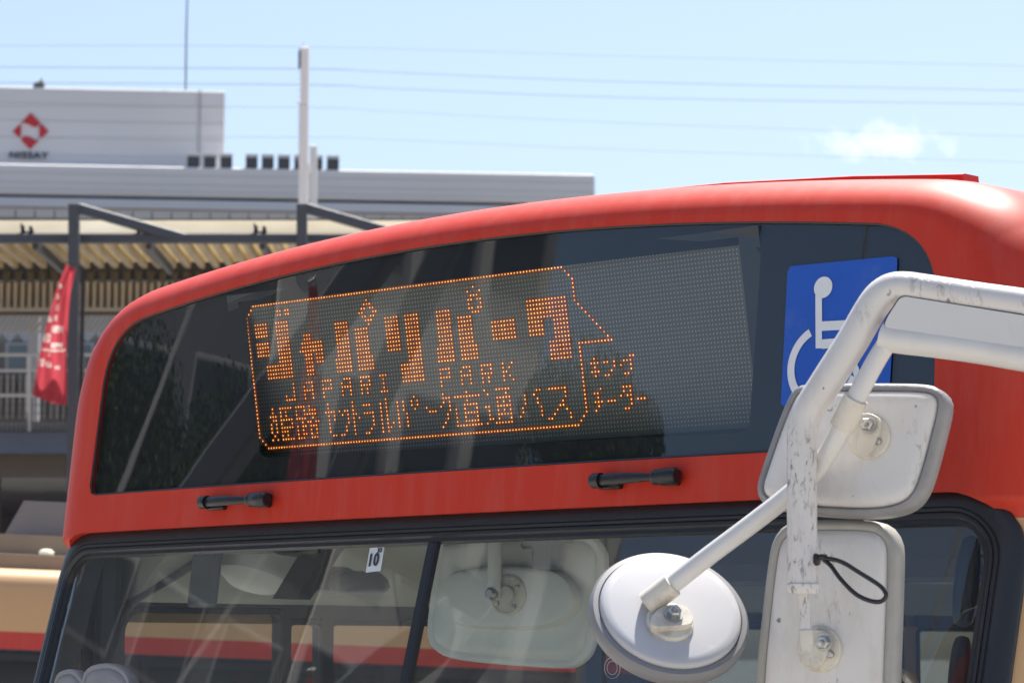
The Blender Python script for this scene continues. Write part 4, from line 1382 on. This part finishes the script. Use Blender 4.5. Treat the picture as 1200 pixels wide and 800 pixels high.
# small spotlights on the roof edge
for px in (32, 168, 305, 440):
    sp_ = MB()
    for dx, dz in ((-5, 0), (5, -1)):
        p = cw(px + dx, 269 - dz, DC + .05)
        sp_.tube([p + Vector((0, 0.02, -0.02)), p + Vector((0, -0.05, 0.018))], 0.018, 8)
    sp_.bar(cw(px - 8, 272, DC + .06), cw(px + 8, 272, DC + .06), 0.02, 0.015)
    sp_.tube([cw(px - 8, 262, DC + .06), cw(px - 3, 267, DC + .06)], 0.008, 6)
    sp_.build('spotlight', M['black'], can)
# slatted screen and diagonal lattice at the back of the canopy
DS = DC + 2.4
SS = DS / FPX
m_slat = mat('grey_slat', (0.50, 0.475, 0.43), 0.7, vary=0.12)
scr = thing('slatted_screen', 'pale vertical slat screen hanging below the canopy roof', 'screen', (CO.x, DS, 0))
so_ = scr.location.copy()
sw_ = lambda px, py, d=DS: at(px, py, d) - so_
sl_ = MB()
for k in range(84):
    px = -200 + k * 8.4
    a = sw_(px, 326); b = sw_(px, 361)
    sl_.box((a + b) / 2, (3.6 * SS, 0.06, (a - b).length))
sl_.build('slats', m_slat, scr, smooth=0)['kind'] = 'stuff'
MB().box((sw_(-200, 362) + sw_(500, 362)) / 2 + Vector((0, .02, 0)), (700 * SS, 0.05, 0.03)).build('bottom_rail', m_slat, scr)
MB().box((sw_(-200, 340) + sw_(500, 340)) / 2 + Vector((0, .25, 0)), (700 * SS, 0.04, 0.42)).build('backing_board', mat('dark_backing', (0.15, 0.135, 0.115), 0.9), scr)
la = MB()
for k in range(110):
    px = -200 + k * 6.2
    a = sw_(px, 364) + Vector((0, 0.3, 0)); b = sw_(px - 14, 386) + Vector((0, 0.3, 0))
    la.bar(a, b, 0.02, 2.4 * SS)
la.build('lattice', m_slat, scr, smooth=0)['kind'] = 'stuff'
# ------------------------------------------------------------------ raised walkway with railing
DW = 25.6; SW = DW / FPX
wk = thing('raised_walkway', 'raised station walkway with blue-grey edge girder behind the left bus corner', 'walkway', (CO.x, DW, 0))
wo = wk.location.copy()
ww_ = lambda px, py, d=DW: at(px, py, d) - wo
XA, XB = -420, 420
def wbar(name, y0, y1, d0, dep, m, ch=0.01):
    a, b = ww_(XA, y0, DW + d0), ww_(XB, y1, DW + d0)
    return MB().box(((a + b) / 2) + Vector((0, dep / 2, 0)), (b.x - a.x, dep, a.z - b.z), ch=ch).build(name, m, wk)
wbar('edge_girder', 505, 531, 0.0, 0.2, mat('blue_grey_girder', (0.085, 0.105, 0.15), 0.55, vary=0.1))
wbar('soffit_beam', 531.5, 557, 0.25, 0.3, mat('brown_soffit', (0.105, 0.09, 0.08), 0.8, vary=0.1))
MB().box(((ww_(XA, 0).x + ww_(XB, 0).x) / 2, 3.6, ww_(0, 508).z), ((ww_(XB, 0).x - ww_(XA, 0).x), 7.0, 0.25)).build('deck_slab', m_conc, wk)
m_under = mat('undercroft_shade', (0.045, 0.045, 0.05), 0.9, vary=0.2)  # shade under the deck put into the columns' and wall's colour
for px in (-300, -80, 190, 380):
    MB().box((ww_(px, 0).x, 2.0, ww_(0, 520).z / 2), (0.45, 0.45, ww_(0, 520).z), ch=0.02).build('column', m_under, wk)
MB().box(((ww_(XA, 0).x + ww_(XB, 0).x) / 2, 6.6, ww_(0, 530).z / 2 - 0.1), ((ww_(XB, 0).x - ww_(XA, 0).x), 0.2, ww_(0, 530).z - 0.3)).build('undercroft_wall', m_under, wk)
rl = thing('railing', 'pale rails with thin wire mesh below along the raised walkway edge', 'railing', (CO.x, DW - 0.05, 0))
ro = rl.location.copy()
rw = lambda px, py: at(px, py, DW - 0.05) - ro
m_rail = mat('pale_rail', (0.42, 0.42, 0.41), 0.5)
for y, r in ((415.5, 2.0), (434, 1.8), (463, 2.1)):
    MB().tube([rw(XA, y), rw(XB, y)], r * SW, 10).build('rail', m_rail, rl)
for px in range(-400, 420, 62):
    MB().bar(rw(px, 505), rw(px, 415), 0.035, 0.035).build('rail_post', m_rail, rl)
me_ = MB()
for k in range(160):
    px = XA + k * 5.2
    me_.box((rw(px, 434) + rw(px, 505)) / 2, (0.9 * SW, 0.012, (rw(px, 434) - rw(px, 505)).length))
for y in (474, 484, 494, 446):
    me_.box((rw(XA, y) + rw(XB, y)) / 2, (rw(XB, y).x - rw(XA, y).x, 0.012, 0.9 * SW))
tag(me_.build('wire_mesh', mat('mesh_wire', (0.10, 0.10, 0.11), 0.6), rl, smooth=0), kind='stuff')
# station hall behind the railing
DH = 32.0
hall = thing('station_hall', 'shaded station hall wall with grey columns and windows behind the railing', 'building', (at(0, 0, DH).x, DH, 0))
ho = hall.location.copy(); hw = lambda px, py, d=DH: at(px, py, d) - ho
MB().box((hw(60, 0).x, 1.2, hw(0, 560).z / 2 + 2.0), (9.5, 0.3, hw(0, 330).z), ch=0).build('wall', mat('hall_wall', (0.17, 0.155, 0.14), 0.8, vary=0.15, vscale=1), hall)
for px in (-190, -80, 37, 150, 262):
    MB().box((hw(px, 0, DH - 2).x, -2.0, hw(0, 340).z / 2 + 2.0), (0.10 * 1.1, 0.2, hw(0, 340).z - 4.0), ch=0.01).build('column', mat('grey_column', (0.30, 0.30, 0.30), 0.7), hall)
mg = mat('hall_glass', (0.10, 0.12, 0.13), 0.08)
for k, px in enumerate((-120, -60, -2, 58, 118, 178)):
    wd = MB().box((hw(px, 0).x + 0.1, 1.02, hw(0, 420).z), (0.46, 0.06, 0.62), ch=0.01).build('window', m_conc, hall)
    MB().box((hw(px, 0).x + 0.1, 0.985, hw(0, 420).z), (0.38, 0.03, 0.54)).build('pane', mg, wd, smooth=0)
sg_ = MB()
for k in range(60):
    px = -170 + k * 7.6
    sg_.box((hw(px, 0).x, 0.9, hw(0, 455).z), (0.028, 0.05, 0.5))
tag(sg_.build('louvre_bars', mat('tan_bars', (0.33, 0.28, 0.21), 0.7), hall, smooth=0), kind='stuff')
# scalloped awning between the columns
aw = MB()
for k in range(14):
    x = hw(-20, 0, DH - 1).x + k * 0.17
    z = hw(0, 400).z
    aw.add([(x, -1, z), (x + 0.17, -1, z), (x + 0.085, -1, z - 0.1)], [(0, 1, 2)])
    aw.add([(x, -1, z + 0.22), (x + 0.17, -1, z + 0.22), (x + 0.17, -1.005, z), (x, -1.005, z)], [(0, 1, 2, 3)])
aw.build('awning', mat('awning_cloth', (0.28, 0.31, 0.34), 0.8), hall, smooth=0)

# ------------------------------------------------------------------ red banner flags
m_flag = translucent('red_banner_cloth', (0.66, 0.10, 0.145))
m_fw = translucent('white_print', (0.93, 0.88, 0.88))
def flag(label, px_off, d, loc_shift=Vector((0, 0, 0)), n_marks=True):
    f = thing('banner_flag', label, 'banner', at(80 + px_off, 768, d) + loc_shift)
    base_ = at(80 + px_off, 768, d)
    q = lambda px, py, o=0: at(px + px_off, py, d) - base_ + Vector((0, o, 0))
    Lp = [(78, 309), (71, 325), (64, 345), (56, 372), (50, 396), (45, 420), (41, 445), (38.5, 463)]
    Rp = [(88.5, 314), (85, 330), (82, 345), (80, 372), (79, 396), (78, 420), (79, 446), (79, 475)]
    L_ = spline([(x, y) for x, y in Lp], 12); R2 = spline([(x, y) for x, y in Rp], 12)
    v = []; fs_ = []; mi = []
    NC = 36
    rnd = random.Random(3)
    # rows of white lettering printed on the cloth, too far off to read
    marks = [(331, 336, 69, 73), (342, 349, 66, 70), (352, 361, 65, 70), (368, 376, 56, 61), (366, 373, 64, 68), (379, 387, 61, 73), (390, 398, 50, 60), (398, 405, 60, 72), (406, 408, 49, 77), (420, 428, 47, 53), (421, 428, 55, 60), (425, 430, 64, 70), (411, 415, 58, 60)]
    def printed(x, y):
        for y0, y1, x0, x1 in marks:
            if y0 <= y <= y1 and x0 <= x <= x1: return x1 - x0 > 20 or rnd.random() < 0.72
        return False
    def wave(i, j): return 0.035 * sin(j / NC * 7 + i * 0.045) + 0.014 * sin(j / NC * 13 - i * .07)
    for i, (l, r) in enumerate(zip(L_, R2)):
        for j in range(NC + 1):
            p = l.lerp(r, j / NC); v.append(q(p.x, p.y + 2.0 * sin(j / NC * 3.1), wave(i, j)))
    for i in range(len(L_) - 1):
        for j in range(NC):
            a = i * (NC + 1) + j; fs_.append((a, a + 1, a + NC + 2, a + NC + 1))
            c = L_[i].lerp(R2[i], (j + .5) / NC); mi.append(1 if printed(c.x, c.y) else 0)
    cm = MB().add(v, fs_); cm.mi = mi
    cl = cm.build('cloth', [m_flag, m_fw], f, smooth=80)
    top = q(90, 310); bot = Vector((top.x, 0, -base_.z + 0.05))
    MB().tube([bot, Vector((top.x, 0, top.z))], 0.018, 8).build('flag_pole', M['black'], f)
    MB().tube([q(90, 311), q(80, 307)], 0.012, 6).build('flag_arm', M['black'], f)
    return f
flag1 = flag('red swallow-edged banner with white lettering hanging beside the dark canopy post', 0, 24.0)

# ------------------------------------------------------------------ big grey building
DB_ = 90.0
A = at(-260, 186.5, 89.2); B = at(697, 203, 92.0)
ub = (B - A); ub.z = 0; Lb = ub.length; ubn = ub.normalized(); nb = Vector((ubn.y, -ubn.x, 0))     # nb faces the street
bld = thing('department_store', 'large plain pale grey building with red diamond logo above the station canopy', 'building', (A.x, A.y, 0))
bld.rotation_euler = (0, 0, atan2(ubn.y, ubn.x))
def bpix(px, py, off=0.0):
    """(along, up) on the facade plane for a sight line"""
    d = ray(px, py); a2 = Vector((A.x, A.y, 0)) + nb * off
    T = (a2 - CAM).dot(nb) / d.dot(nb); p = CAM + d * T
    return (p - a2).dot(ubn), p.z
ZR = A.z
m_wallb = mat('pale_grey_cladding', (0.72, 0.70, 0.695), 0.7, vary=0.05, vscale=0.25, dirt=(0.64, 0.63, 0.63), dscale=0.15, damt=0.5, stretch=(1, 1, .3))
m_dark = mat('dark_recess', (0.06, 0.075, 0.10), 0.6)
_, z_band = bpix(100, 228.5); _, z_band2 = bpix(100, 231.5)
MB().box((Lb / 2, 11, (ZR + z_band) / 2), (Lb, 22, ZR - z_band), ch=0.05).build('upper_wall', m_wallb, bld, smooth=0)
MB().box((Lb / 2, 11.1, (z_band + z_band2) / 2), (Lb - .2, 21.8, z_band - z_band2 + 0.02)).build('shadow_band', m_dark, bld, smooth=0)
MB().box((Lb / 2, 11, z_band2 / 2 - 0.01), (Lb, 22, z_band2 - .02), ch=0.05).build('lower_wall', m_wallb, bld, smooth=0)
# thin panel joints proud of the wall
for k, py in enumerate((200, 211, 219)):
    _, z = bpix(-100, py)
    MB().box((Lb / 2, -0.012, z), (Lb, 0.02, 0.035)).build('panel_joint', mat('joint_grey', (0.60, 0.60, 0.61), 0.8), bld, smooth=0)
xa, zA = bpix(-300, 98.2, -1.5); xb, zBt = bpix(264, 106.5, -1.5)
ph = MB().box(((xa + xb) / 2, 9.5, (ZR + zBt) / 2 - 0.01), (xb - xa, 16, zBt - ZR), ch=0.04).build('penthouse_block', m_wallb, bld, smooth=0)
m_jt = mat('penthouse_joint', (0.63, 0.62, 0.62), 0.8)
for k in range(1, 5):
    z = ZR + (zBt - ZR) * k / 5
    MB().box(((xa + xb) / 2, 1.488, z), (xb - xa, 0.02, 0.03)).build('panel_joint', m_jt, ph, smooth=0)
x_, z_ = bpix(234, 140, -1.48)
MB().box((x_, 1.47, (ZR + zBt) / 2), (0.06, 0.03, zBt - ZR)).build('downpipe', mat('pipe_grey', (0.45, 0.45, 0.46), 0.7), ph, smooth=0)
# diamond emblem and lettering
def lp(px, py, o=-0.06): x, z = bpix(px, py, -1.5); return Vector((x, 1.5 + o, z))
m_lred = mat('logo_red', (0.55, 0.028, 0.04), 0.5)
m_lblue = mat('lettering_navy', (0.035, 0.045, 0.075), 0.5)
lg = MB()
def lgp(pts): lg.slab([lp(*p) for p in pts], (0, 0.05, 0))
lgp([(36, 132.8), (47.2, 144), (44.8, 147.6), (41.5, 149.2), (38, 148.5), (33, 145.6), (28.5, 144.2), (25, 144.6)])
lgp([(35.5, 175.2), (24.8, 164.6), (26.8, 161), (30, 159.3), (33.5, 160), (38.5, 163), (42.5, 164.8), (45.6, 164.4)])
lgp([(23.6, 145.8), (15, 154.3), (22.8, 161.8), (24.6, 159.5), (24.6, 148.5)])
lgp([(48.2, 145.6), (56.8, 154.2), (47.8, 163), (46.2, 160), (46.2, 148.6)])
lg.build('diamond_logo', m_lred, ph, smooth=0)
c_ = lp(34.2, 186.2, -0.07); tw = (lp(57, 186) - lp(11.6, 186)).length; hgt = (lp(30, 178.8) - lp(30, 186.3)).length
tx = text_mesh('NISSAY', hgt, 'lettering', m_lblue, ph, T4(Vector((0, 0, 0)), Vector((1, 0, 0)), Vector((0, 0, 1)), Vector((0, -1, 0))), depth=0.03, bold=0.012)
xs = [v.co.x for v in tx.data.vertices]; f_ = tw / (max(xs) - min(xs)); mxs = (max(xs) + min(xs)) / 2; mnz = min(v.co.z for v in tx.data.vertices)
for v in tx.data.vertices: v.co = Vector(((v.co.x - mxs) * f_, v.co.y, v.co.z - mnz)) + c_
# parapet with panels in front, lower edge
pr_ = MB()
xa2, za2 = bpix(-260, 239, 2.0); xb2, zb2 = bpix(560, 246, 2.0)
_, zlow = bpix(100, 262, 2.0)
par = thing('walkway_parapet', 'low pale panelled parapet running between the grey building and canopy roof', 'parapet', (A.x, A.y, 0)); par.rotation_euler = bld.rotation_euler
npan = 36
for k in range(npan):
    x0 = xa2 + (xb2 - xa2) * k / npan; x1 = xa2 + (xb2 - xa2) * (k + 1) / npan
    if k == 0:
        o = MB().box((0, 0, 0), (x1 - x0 - 0.035, 0.08, za2 - zlow + 1.0), ch=0.012).build('panel', mat('parapet_panel', (0.50, 0.48, 0.47), 0.7, vary=0.06, vscale=1), par, smooth=0); pd_ = o.data
    else: o = link('panel', pd_, None, par)
    o.location = ((x0 + x1) / 2, -2.0, (za2 + zlow - 1.0) / 2)
MB().box(((xa2 + xb2) / 2, -1.93, (za2 + zlow) / 2 - .5), (xb2 - xa2, 0.03, za2 - zlow + .9)).build('backing', mat('parapet_back', (0.14, 0.14, 0.15), 0.8), par, smooth=0)
MB().box(((xa2 + xb2) / 2, -2.0, za2 + 0.02), (xb2 - xa2, 0.16, 0.05)).build('capping', mat('parapet_cap', (0.30, 0.24, 0.23), 0.6), par, smooth=0)
MB().box(((xa2 + xb2) / 2, -2.02, za2 - 0.32), (xb2 - xa2, 0.07, 0.045)).build('rail', mat('parapet_rail', (0.25, 0.19, 0.18), 0.6), par, smooth=0)
# rooftop units
m_u = mat('vent_dark', (0.085, 0.085, 0.09), 0.7, vary=0.15)
m_ut = mat('vent_top', (0.60, 0.60, 0.61), 0.7)
ROT = bld.rotation_euler.z
def roof_unit(px, label, group, pytop, pybot):
    x, z = bpix(px, pybot, 0.6)
    x2, zt = bpix(px, pytop, 0.6)
    Pw = Vector((A.x, A.y, 0)) + ubn * x + nb * 0.6; 
    return x, z, zt, Pw
proto = None
for i, (px, grp) in enumerate([(226.5, 0), (246, 0), (265.5, 0), (295.5, 1), (314.5, 1), (333.5, 1), (353, 1), (372, 1), (391.5, 1)]):
    x, z, zt, _ = roof_unit(px, '', '', 171.5, 190.5)
    Pw = Vector((A.x, A.y, 0)) + ubn * x - nb * 0.22
    Pw.z = ZR - 0.02
    lab = ['leftmost of three dark vents at the foot of the grey upper block', 'middle of three dark vents at the foot of the grey upper block', 'dark vent just under the right corner of the grey upper block',
           'first free-standing rooftop vent right of the grey upper block', 'second free-standing rooftop vent right of the grey upper block', 'third free-standing rooftop vent, last one left of the white pole',
           'rooftop vent hidden mostly behind the white pole', 'rooftop vent half hidden behind the short whitish post', 'rightmost rooftop vent, alone to the right of the short whitish post'][i]
    if proto is None:
        proto = thing('rooftop_vent', lab, 'rooftop vent', Pw, ROT, 'rooftop vents on the grey building')
        hh_ = (zt - z) * 0.70
        MB().box((0, 0, hh_ / 2), (0.375, 0.375, hh_), ch=0.01).build('housing', m_u, proto, smooth=0)
        MB().box((0, 0, hh_ + 0.06), (0.39, 0.39, 0.12), ch=0.01).build('lid', m_ut, proto, smooth=0)
    else:
        dup(proto, Pw, lab)
# odd lump on the penthouse roof and a mast
xq, zq = bpix(45, 100, -1.5)
lump = MB(); lump.loops([[Vector((x, y, z)) for x, z in ((-0.18, 0), (-0.16, 0.12), (-0.05, 0.2), (0.04, 0.2), (0.08, 0.33), (0.12, 0.2), (0.17, 0.16), (0.18, 0))] for y in (0, 0.3)])
lo = lump.build('roof_cowl', mat('cowl_brown', (0.18, 0.15, 0.12), 0.8, vary=0.2), None, smooth=0)
pw = Vector((A.x, A.y, 0)) + ubn * xq - nb * 1.56
lo.location = (pw.x, pw.y, zBt - 0.02); tag(lo, 'small brown cowl on the roofline above the red diamond logo', 'roof cowl')
xq, zq = bpix(217.5, 105, -3); pw = Vector((A.x, A.y, 0)) + ubn * xq - nb * 3.0
mast = MB().tube([(0, 0, 0), (0, 0, 2.2), (0.04, 0, 5.0)], [0.035, 0.03, 0.02], 8).build('lightning_mast', mat('mast_grey', (0.16, 0.17, 0.22), 0.6))
mast.location = (pw.x, pw.y, zBt - 0.02); tag(mast, 'thin grey mast rising from the roof of the upper block', 'mast')

# ------------------------------------------------------------------ utility pole and wires
DP = 42.0; SP = DP / FPX
pole = thing('utility_pole', 'tall white square-sided pole standing behind the second canopy post', 'pole', (at(355, 768, DP).x, DP + 0.0, 0))
po = Vector((at(355, 300, DP).x, at(355, 300, DP).y, 0)); pole.location = po
pz = lambda px, py: at(px, py, DP) - po
m_pole = mat('white_concrete_pole', (0.82, 0.77, 0.73), 0.7, vary=0.05, vscale=2, dirt=(0.62, 0.57, 0.53), dscale=2, damt=0.4, stretch=(1, 1, .3))
ps = MB()
zt = pz(355, 50).z; zm = pz(355, 120).z
ps.box((0, 0, zm / 2), (11.0 * SP, 0.14, zm), ch=0.02)
ps.box((0.6 * SP, 0, (zm + zt) / 2), (9.6 * SP, 0.12, zt - zm), ch=0.02)
ps.build('shaft', m_pole, pole)
ins_ = MB()
for py in (57, 61, 65, 69, 73):
    ins_.lathe((-5.6 * SP, -0.02, pz(350, py).z), (0, 0, 1), [(0, -.02), (0.024, -.016), (0.024, 0.012), (0, 0.02)], 10)
ins_.bar((-5.6 * SP, -0.02, pz(350, 77).z), (-5.6 * SP, -0.02, pz(350, 52).z), 0.02, 0.02)
ins_.build('insulators', M['lining_dark'], pole)
st = MB()
for k in range(16):
    py = 82 + k * 7
    st.tube([(-4.5 * SP, -0.03, pz(350, py).z), (-7.2 * SP, -0.05, pz(350, py).z + 0.01)], 0.008, 6)
st.tube([(-4 * SP, 0, pz(350, 119).z), (-9 * SP, 0, pz(350, 117.5).z)], 0.012, 6)
st.tube([(0, 0, zt), (-1.5 * SP, 0, zt + 0.07)], 0.012, 6)
st.build('step_bolts', m_pole, pole)
hb_ = MB().loops([[(5 * SP, y, pz(0, z).z) for y, z in ((-0.05, 190), (-0.05, 201), (0.05, 201), (0.05, 190))], [(8.5 * SP, y, pz(0, z).z) for y, z in ((-0.03, 193), (-0.03, 199), (0.03, 199), (0.03, 193))]]).build('junction_box', m_pole, pole)
p2 = MB(); q0 = at(367.5, 171, 60); 
p2.box((0, 0, q0.z / 2), (8.4 * 60 / FPX, 0.16, q0.z), ch=0.02)
p2o = p2.build('short_post', m_pole); p2o.location = (q0.x, q0.y, 0); tag(p2o, 'shorter whitish post just right of the tall white pole', 'post')
m_wire = mat('wire', (0.30, 0.33, 0.40), 0.6)
for lab, pts in (
    ('topmost thin power line crossing the sky', [(-160, 54, 66), (345, 55, 62), (800, 68, 70), (1400, 82, 80)]),
    ('second thin power line from the top, passing the white pole', [(-200, 78, 60), (345, 81, 56), (460, 85, 57), (800, 98, 63), (1400, 110, 76)]),
    ('third power line down, just above the grey upper block', [(-200, 96, 60), (345, 99.5, 56), (460, 104, 57), (800, 116, 63), (1400, 125, 76)]),
    ('fourth power line down, dimmer, right of the upper block', [(-200, 125, 66), (345, 126, 62), (460, 131, 64), (800, 147, 70), (1400, 166, 84)]),
    ('lowest power line, passing just above the rooftop vents', [(-200, 160, 66), (345, 161, 62), (460, 164, 64), (800, 178, 70), (1400, 196, 84)])):
    P = [at(*p) for p in pts]
    c0 = P[1]
    o = MB().tube([p - c0 for p in spline([tuple(p) for p in P], 10)], 0.007 if pts[0][1] in (78, 96) else 0.0042, 6).build('power_line', m_wire)
    o.location = c0
    tag(o, lab, 'power line', 'power lines across the sky')

# ------------------------------------------------------------------ the other side of the street, mirrored in the bus glass
m_off = mat('office_concrete', (0.55, 0.53, 0.50), 0.8, vary=0.1, vscale=0.6, dirt=(0.4, 0.39, 0.38), dscale=0.5, damt=0.5)
m_offg = mat('office_glass', (0.05, 0.06, 0.07), 0.08)
def office(label, x, y0, y1, h, nb_, ns, wmat):
    t = thing('office_building', label, 'building', (x, (y0 + y1) / 2, 0))
    L = y1 - y0
    MB().box((-6, 0, h / 2), (12, L, h), ch=0.1).build('wall', wmat, t, smooth=0)
    wm = None; pm = None
    for i in range(ns):
        for k in range(nb_):
            y = -L / 2 + L * (k + .5) / nb_; z = 4.2 + i * 3.4
            if z + 1.2 > h: continue
            if wm is None:
                w = MB().box((0, 0, 0), (0.14, L / nb_ * .72, 1.7), ch=0.02).build('window', m_conc, t, smooth=0); wm = w.data
                p = MB().box((0.05, 0, 0), (0.08, L / nb_ * .64, 1.5)).build('pane', m_offg, w, smooth=0); pm = p.data
            else:
                w = link('window', wm, None, t); p = link('pane', pm, None, w)
            w.location = (0.02, y, z)
office('dark grey office block across the street, mirrored in the left of the bus glass', -37, 11.4, 23, 20, 4, 5, mat('dark_office_cladding', (0.13, 0.14, 0.155), 0.6, vary=0.15, vscale=0.6))
office('pale office block across the street, mirrored in the middle of the bus sign', -36, 3.0, 11.2, 20.5, 4, 5, m_off)
m_leaf = [mat('leaf_dark', (0.030, 0.050, 0.018), 0.9, spec=0.1, vary=0.3, vscale=3), mat('leaf_mid', (0.045, 0.072, 0.024), 0.9, spec=0.1, vary=0.3, vscale=3)]
m_bark = mat('bark', (0.09, 0.07, 0.05), 0.9, vary=0.3, bump=0.5, bscale=20)
def tree(label, x, y, h, r, seed):
    rnd = random.Random(seed)
    t = thing('street_tree', label, 'tree', (x, y, -0.1), 0, 'street trees across the road')
    tk = MB()
    top = Vector((rnd.uniform(-.3, .3), rnd.uniform(-.3, .3), h * .75))
    tk.tube(spline([(0, 0, 0), (0.05, 0.03, h * .25), (top.x * .6, top.y * .6, h * .5), tuple(top)], 5), [0.2 - 0.17 * k / 15 for k in range(16)], 10)
    cl = []
    for k in range(16):
        a = rnd.uniform(0, 2 * pi); e = rnd.uniform(-.1, 1.1); q = rnd.uniform(.35, 1.0)
        c = Vector((cos(a) * r * q * cos(e), sin(a) * r * q * cos(e), h * .55 + sin(e) * h * .36))
        s = Vector((0, 0, h * rnd.uniform(.3, .5)))
        tk.tube(spline([tuple(s), tuple(s.lerp(c, .5) + Vector((0, 0, -.15))), tuple(c)], 4), [0.07 - .055 * i / 8 for i in range(9)], 6)
        cl.append((c, rnd.uniform(.5, .95) * r * .5))
    tk.build('trunk', m_bark, t)
    for mi in (0, 1):
        lv = MB()
        for c, cr_ in cl:
            for _ in range(800):
                d = Vector((rnd.gauss(0, 1), rnd.gauss(0, 1), rnd.gauss(0, .8)))
                p = c + d.normalized() * cr_ * rnd.random() ** .4
                n = Vector((rnd.gauss(0, 1), rnd.gauss(0, 1), rnd.gauss(.5, 1))).normalized()
                u = n.orthogonal().normalized(); w = n.cross(u); s = rnd.uniform(.035, .07)
                lv.add([p - u * s, p - w * s * .5, p + u * s, p + w * s * .5], [(0, 1, 2, 3)])
        tag(lv.build('crown', m_leaf[mi], t, smooth=0), kind='stuff')
tree('bushy street tree across the road, mirrored low in the right half of the bus sign', -25, 2.5, 10.6, 2.3, 5)
tree('round street tree across the road, mirrored just left of the bus sign lettering', -25, 9.6, 9.3, 2.4, 9)
tree('street tree across the road, mirrored at the left end of the bus glass', -25, 13.2, 9.4, 2.6, 13)
tree('small street tree across the road, mirrored under the middle of the bus lettering', -26, 5.9, 8.7, 2.0, 21)
sh = thing('street_shelter', 'dark raking posts of a shelter across the street, mirrored as slanting bands in the sign', 'shelter', (-12, 7, 0))
MB().bar((0, 5.4, 0.0), (0, -1.35, 7.0), 0.42, 0.3, ch=0.03).build('raking_post', m_steel, sh)
MB().bar((0, 1.75, 0.0), (0, -1.85, 7.2), 0.40, 0.26, ch=0.03).build('raking_post', m_steel, sh)
MB().bar((0, -1.95, 7.25), (0, 6.0, 7.25), 0.3, 0.16, ch=0.02).build('roof_beam', m_steel, sh)
MB().bar((0, 3.9, 0.0), (0, 0.72, 7.2), 0.05, 0.05).build('glass_line_rod', m_rail, sh)  # added unseen rod; its reflection draws a slanting line in the glass
f2 = dup(flag1, (-11.4, 6.75, 2.3), 'second red banner across the street, mirrored as a pink patch in the bus sign')
f2.rotation_euler = (0, 0, pi / 2); f2.scale = (1.1, 1.1, 1.1)
for k, (y, z) in enumerate(((-3, 11.5), (2.5, 12.6), (7.0, 12.2))):
    o = MB().tube([(0, 0, 0), (7.5, 1.8, -0.5), (15, 3.6, 0)], 0.03, 6).build('span_wire', m_wire); o.location = (-27, y, z)
    tag(o, ['overhead span wire across the street, nearest the camera', 'overhead span wire across the street, middle one', 'overhead span wire across the street, farthest one'][k], 'wire')
